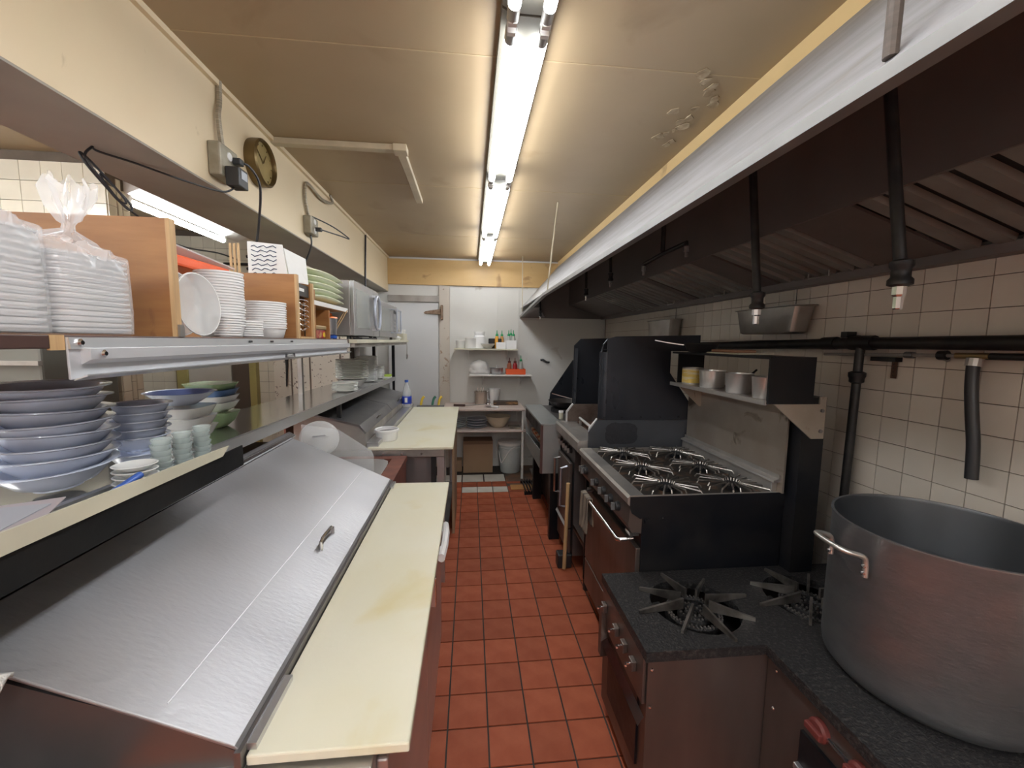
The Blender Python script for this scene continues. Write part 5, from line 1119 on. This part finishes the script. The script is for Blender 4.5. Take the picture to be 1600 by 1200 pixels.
MB().prism([(.80, 4.10, .90), (.815, 4.10, 1.03), (1.04, 4.10, 1.37), (1.45, 4.10, 1.40), (1.45, 4.10, .90)], (0, .006, 0)).build('sheet', shield_m, s3)
MB().tube([(.815, 4.10, 1.03), (1.04, 4.10, 1.37), (1.45, 4.10, 1.40)], .004, 6).build('rolled_edge', shield_m, s3)

# ================================================================ GRIDDLE RANGE
gd = thing('griddle_range', 'steel griddle range with splash guards between the two tall black shields', 'stove', (1.0, 2.72, 0))
MB().prof_y([(.655, .962), (.645, .950), (.645, .895), (.655, .885), (.78, .885), (.78, .962)], 2.36, 3.005).build('front_ledge', steelx_m, gd)
box(.78, 1.36, 2.36, 3.005, .885, .955).build('griddle_box', steelx_m, gd)
box(.80, 1.34, 2.41, 2.96, .955, .966).build('griddle_plate', mat('burnt_griddle', (.07, .04, .03), .5, .5, var=.9, vs=10, col2=(.20, .10, .06)), gd)
wh = mat('bright_edge_steel', (.75, .75, .76), .3, .6)
for y in (2.375, 2.975):
    MB().prism([(.72, y, .962), (.72, y, 1.035), (.765, y, 1.092), (1.35, y, 1.092), (1.35, y, .962)], (0, .012, 0)).build('splash_guard', mat('burnt_guard', (.16, .12, .10), .5, .5, var=.8, vs=14, col2=(.07, .04, .03)), gd)
    MB().prism([(.716, y-.004, .962), (.716, y-.004, 1.037), (.764, y-.004, 1.098), (.772, y-.004, 1.092), (.726, y-.004, 1.033), (.726, y-.004, .962)], (0, .022, 0)).build('guard_edge', wh, gd)
MB().tube([(.79, 2.50, 1.0), (.79, 2.86, 1.01)], .009, 8).build('scraper_bar', wh, gd); 
for y in (2.52, 2.84): box(.783, .797, y-.005, y+.005, .962, 1.0).build('bar_support', steelx_m, gd)
box(.70, 1.36, 2.62, 3.005, .09, .885).build('oven_body', darksteel_m, gd)
d = box(.668, .69, 2.64, 2.99, .28, .74).build('oven_door', brown_steel_m, gd, bevel=.004)
MB().tube([(.668, 2.93, .70), (.63, 2.93, .695), (.63, 2.93, .44), (.668, 2.93, .435)], .009, 8).build('handle', chrome_m, d)
MB().tube([(.668, 2.70, .70), (.625, 2.70, .69), (.622, 2.70, .42), (.668, 2.70, .41)], .009, 8).build('handle', mat('blue_grey_steel', (.42, .44, .52), .3, .8), d)
box(.672, .69, 2.64, 2.99, .10, .27).build('kick_panel', brown_steel_m, gd, bevel=.003)
MB().prism([(.66, 2.64, .27), (.66, 2.99, .27), (.67, 2.99, .285), (.67, 2.64, .285)], (-.004, 0, 0)).build('door_trim', wh, d)
for y in (2.95, 2.88, 2.81, 2.74, 2.67):
    k_ = MB().lathe([(.018, 0), (.02, .004), (.016, .02), (0, .02)], (0, 0, 0), 14, mtx=Matrix.Translation((.690, y, .82)) @ Matrix.Rotation(-PI/2, 4, 'Y')).build('knob', blackplastic_m, gd, smooth=True)
    box(.655, .672, y-.004, y+.004, .805, .835).build('grip', steelx_m, k_)
# open bay beside it
box(1.34, 1.36, 2.36, 2.62, .1, .885).build('bay_back', black_m, gd); box(.70, 1.34, 2.36, 2.62, .30, .315).build('bay_shelf', brown_steel_m, gd); box(.70, .712, 2.36, 2.62, .285, .32).build('bay_lip', brown_steel_m, gd)
box(.70, 1.34, 2.345, 2.36, .09, .885).build('bay_side', black_m, gd)
for x, y in ((.73, 2.38), (.73, 3.0), (1.3, 2.38), (1.3, 3.0)): MB().tube([(x, y, 0), (x, y, .10 if y > 2.5 else .09)], .02, 8).build('foot', blackplastic_m, gd)
t = thing('onion', 'golden onion on the open bay shelf below the griddle', 'onion', (.76, 2.45, .315))
MB().lathe([(0, 0), (.018, .003), (.03, .02), (.031, .032), (.02, .05), (.005, .06), (0, .066)], (.765, 2.44, .3155), 20).build('bulb', mat('onion_skin', (.62, .28, .06), .4), t, smooth=True)
MB().tube([(.765, 2.44, .38), (.768, 2.44, .392)], [.003, .001], 6).build('stem', card_m, t)
tag(MB().tube([(.640, 2.60, .015), (.650, 2.59, .62)], .013, 10).build('broom_stick', mat('pale_wood', (.55, .36, .18), .6, var=.5, vs=6, stretch=(4, 4, .3))), 'pale wooden broom handle standing before the griddle range', 'broom')
tag(MB().box(.60, .70, 2.62, 2.70, 0, .10).build('black_shoe_brush', blackplastic_m, bevel=.01), 'black brush block on the floor at the foot of the wooden handle', 'brush')

# ================================================================ STEEL WARMER + WOK RANGE
wm = thing('steam_cabinet', 'grey steel open-front warming cabinet at the far end of the line', 'cabinet', (.6, 3.5, .54))
gs = mat('grey_cabinet_steel', (.40, .42, .42), .4, .7, var=.3, vs=4)
box(.535, .705, 3.02, 3.98, .915, .935).build('top', gs, wm, bevel=.004); box(.69, .705, 3.02, 3.98, .56, .915).build('back', darksteel_m, wm)
box(.552, .705, 3.02, 3.04, .545, .915).build('side', gs, wm); box(.552, .705, 3.96, 3.98, .545, .915).build('side', gs, wm)
box(.535, .552, 3.02, 3.05, .545, .93).build('front_stile', mat('dark_red_trim', (.10, .05, .045), .4), wm); box(.545, .555, 3.05, 3.96, .82, .915).build('hood_flap', black_m, wm)
MB().prism([(.552, 3.05, .56), (.552, 3.96, .56), (.552, 3.96, .66), (.552, 3.05, .70)], (.006, 0, 0)).build('front_panel', gs, wm); box(.552, .705, 3.04, 3.96, .545, .56).build('bottom', gs, wm)
box(.58, .68, 3.2, 3.9, .70, .71).build('wire_rack', chrome_m, wm)
box(.62, .70, 3.04, 3.10, 0, .545).build('leg', black_m, wm); box(.62, .70, 3.88, 3.94, 0, .545).build('leg', black_m, wm)
sau = mat('sausage_skin', (.48, .16, .08), .4)
for k in range(9):
    y = 3.25+k*.07
    tag(MB().tube(smoothpath([(.585, y, .726), (.62, y+.01, .730), (.665, y, .726)], 4), .0135, 8).build('sausage', sau if k % 2 else mat('pale_bun', (.62, .48, .33), .6), smooth=True), ('browned' if k % 2 else 'pale')+' food piece in the warming cabinet, '+('nearest one' if k == 0 else 'farthest one' if k == 8 else ORD[k]+' from the near end'), 'food', 'food pieces in the warming cabinet')
wk = thing('wok_range', 'dark wok range behind the warming cabinet', 'stove', (1.1, 3.6, 0))
box(.71, 1.55, 3.12, 4.08, .07, .895).build('body', black_m, wk, bevel=.004); box(.71, 1.55, 3.12, 4.08, .895, .91).build('top', darksteel_m, wk)
MB().lathe([(.11, 0), (.13, 0), (.13, .03), (.11, .03)], (.88, 3.72, .91), 28).build('wok_ring', castiron_m, wk)
for x, y in ((.76, 3.17), (.76, 4.03), (1.5, 3.17), (1.5, 4.03)): MB().tube([(x, y, 0), (x, y, .08)], .02, 8).build('foot', blackplastic_m, wk)
t = thing('wok', 'black wok with a thin ladle across it on the far range', 'wok', (.88, 3.72, .93))
MB().lathe([(0, 0), (.08, .004), (.12, .02), (.152, .07), (.156, .072), (.148, .07), (.116, .026), (.07, .01), (0, .006)], (.88, 3.72, .941), 36).build('bowl', mat('wok_black', (.03, .03, .03), .4, .6, var=.6, vs=10, col2=(.10, .08, .07)), t, smooth=True)
MB().tube([(.76, 3.74, 1.075), (.95, 3.68, 1.03)], .005, 6).build('ladle_handle', chrome_m, t)
t = thing('seasoning_jar', 'small pale jar beside the wok near the warming cabinet', 'jar', (.74, 3.35, .91))
MB().lathe([(0, 0), (.018, 0), (.018, .055), (0, .055)], (.76, 3.34, .9105), 14).build('body', cream_m, t); MB().lathe([(0, .055), (.02, .055), (.02, .07), (0, .07)], (.76, 3.34, .9105), 14).build('cap', plas_m, t)
t = thing('floor_rack', 'black slatted rack on the floor under the warming cabinet', 'rack', (.66, 4.15, 0))
for k in range(9): box(.56+k*.03, .572+k*.03, 3.98, 4.36, .03, .045).build('slat', black_m, t)
for y in (4.0, 4.34): box(.55, .83, y-.008, y+.008, 0, .03).build('rail', black_m, t)
tag(MB().box(.72, .99, 4.45, 4.80, 0, .02).build('floor_plate', steelx_m), 'dirty pale floor plate in the far corner behind the rack', 'plate')
tag(MB().tube(smoothpath([(.86, 4.985, 1.33), (.89, 4.975, 1.335), (.93, 4.975, 1.31), (.97, 4.985, 1.305)]), .012, 6).build('wall_hook', blackplastic_m), 'small black hook sticking out of the back wall right of the shelves', 'hook')

# ================================================================ WALL PIPES, HANGING PANS
gp = thing('gas_pipe', 'thick black gas pipe running along the tiled wall', 'pipe', (1.61, 1.6, 1.56))
MB().tube([(1.615, -.3, 1.578), (1.61, 1.5, 1.567), (1.605, 2.6, 1.545), (1.605, 4.6, 1.53)], .0235, 14).build('run', pipe_m, gp, smooth=True)
MB().tube([(1.61, 1.49, 1.568), (1.61, 1.59, 1.567)], .030, 14).build('tee', pipe_m, gp, smooth=True); MB().tube([(1.61, 1.66, 1.566), (1.61, 1.73, 1.564)], .028, 14).build('coupling', pipe_m, gp, smooth=True)
MB().tube([(1.605, 1.54, 1.56), (1.60, 1.54, 1.52), (1.59, 1.54, .62)], .0165, 12).build('down_pipe', pipe_m, gp, smooth=True)
MB().lathe([(.018, 0), (.026, .006), (.026, .02), (.03, .03), (.03, .045), (.02, .05)], (1.598, 1.54, 1.40), 14).build('union', pipe_m, gp, smooth=True)
box(1.60, 1.645, 1.605, 1.635, 1.59, 1.615).build('clamp', pipe_m, gp)
box(1.64, 1.6605, 1.60, 1.63, 1.55, 1.60).build('wall_clamp', pipe_m, gp); box(1.635, 1.6605, .3, .33, 1.56, 1.59).build('wall_clamp', pipe_m, gp)
wp = thing('water_line', 'thinner pipe with brass valve and black hose under the gas pipe', 'pipe', (1.61, 1.1, 1.52))
MB().tube([(1.615, -.3, 1.545), (1.615, 1.13, 1.527)], .011, 10).build('run', pipe_m, wp, smooth=True); MB().tube([(1.612, 1.2, 1.527), (1.612, 1.72, 1.516)], .0065, 8).build('run', steelx_m, wp, smooth=True)
MB().tube([(1.612, 1.12, 1.528), (1.612, 1.21, 1.527)], .010, 10).build('brass_valve', mat('brass', (.34, .24, .12), .4, .9), wp, smooth=True)
MB().tube([(1.612, 1.235, 1.527), (1.612, 1.26, 1.526)], .016, 10).build('fitting', pipe_m, wp); MB().tube([(1.612, 1.34, 1.524), (1.612, 1.37, 1.524)], .012, 10).build('fitting', darksteel_m, wp)
MB().tube([(1.608, 1.155, 1.52), (1.605, 1.155, 1.495)], .020, 12).build('hose_clamp', steelx_m, wp)
MB().tube(smoothpath([(1.605, 1.155, 1.505), (1.602, 1.15, 1.43), (1.60, 1.138, 1.34), (1.60, 1.124, 1.24), (1.60, 1.118, 1.135)]), .0165, 12).build('hose', blackplastic_m, wp, smooth=True)
MB().tube([(1.62, 1.26, 1.522), (1.650, 1.26, 1.51)], .008, 6).build('wall_bracket', steelx_m, wp)
t = thing('hanging_strap', 'perforated rusty strap hanging below the gas pipe', 'strap', (1.65, 1.44, 1.45))
box(1.650, 1.654, 1.43, 1.45, 1.43, 1.50).build('strap', mat('rust_strap', (.09, .045, .03), .6, .4), t)
for k in range(4): MB().tube([(1.6495, 1.44, 1.44+k*.015), (1.6485, 1.44, 1.44+k*.015)], .003, 6).build('hole', pipe_m, t)
box(1.63, 1.6605, 1.42, 1.52, 1.495, 1.512).build('bracket', pipe_m, t)
def hpan(y0, y1, z0, z1, x0, lab):
    t = thing('steel_pan', lab, 'pan', (1.58, (y0+y1)/2, z0), 'steel hotel pans against the tiled wall')
    cy = (y0+y1)/2; cx = (x0+1.655)/2
    MB().lathe([(0, 0), (.36, 0), (.40, .008/1), (.46, (z1-z0)-.004), (.50, (z1-z0)), (.50, (z1-z0)+.003), (.45, (z1-z0)), (.39, .012), (0, .008)], (cx, cy, z0), 40, sx=(1.655-x0), sy=(y1-y0), sq=7).build('pan', steelx_m, t, smooth=True)
    MB().tube([(1.652, cy-.08, z1+.10), (1.652, cy-.08, z1+.002)], .002, 5).build('wire', blackplastic_m, t)
hpan(1.80, 2.28, 1.612, 1.745, 1.52, 'deep steel pan hung on the tiles behind the second drop pipe')
hpan(3.05, 3.50, 1.60, 1.745, 1.53, 'deep steel pan standing farther along above the first black shield')
random.seed(11)
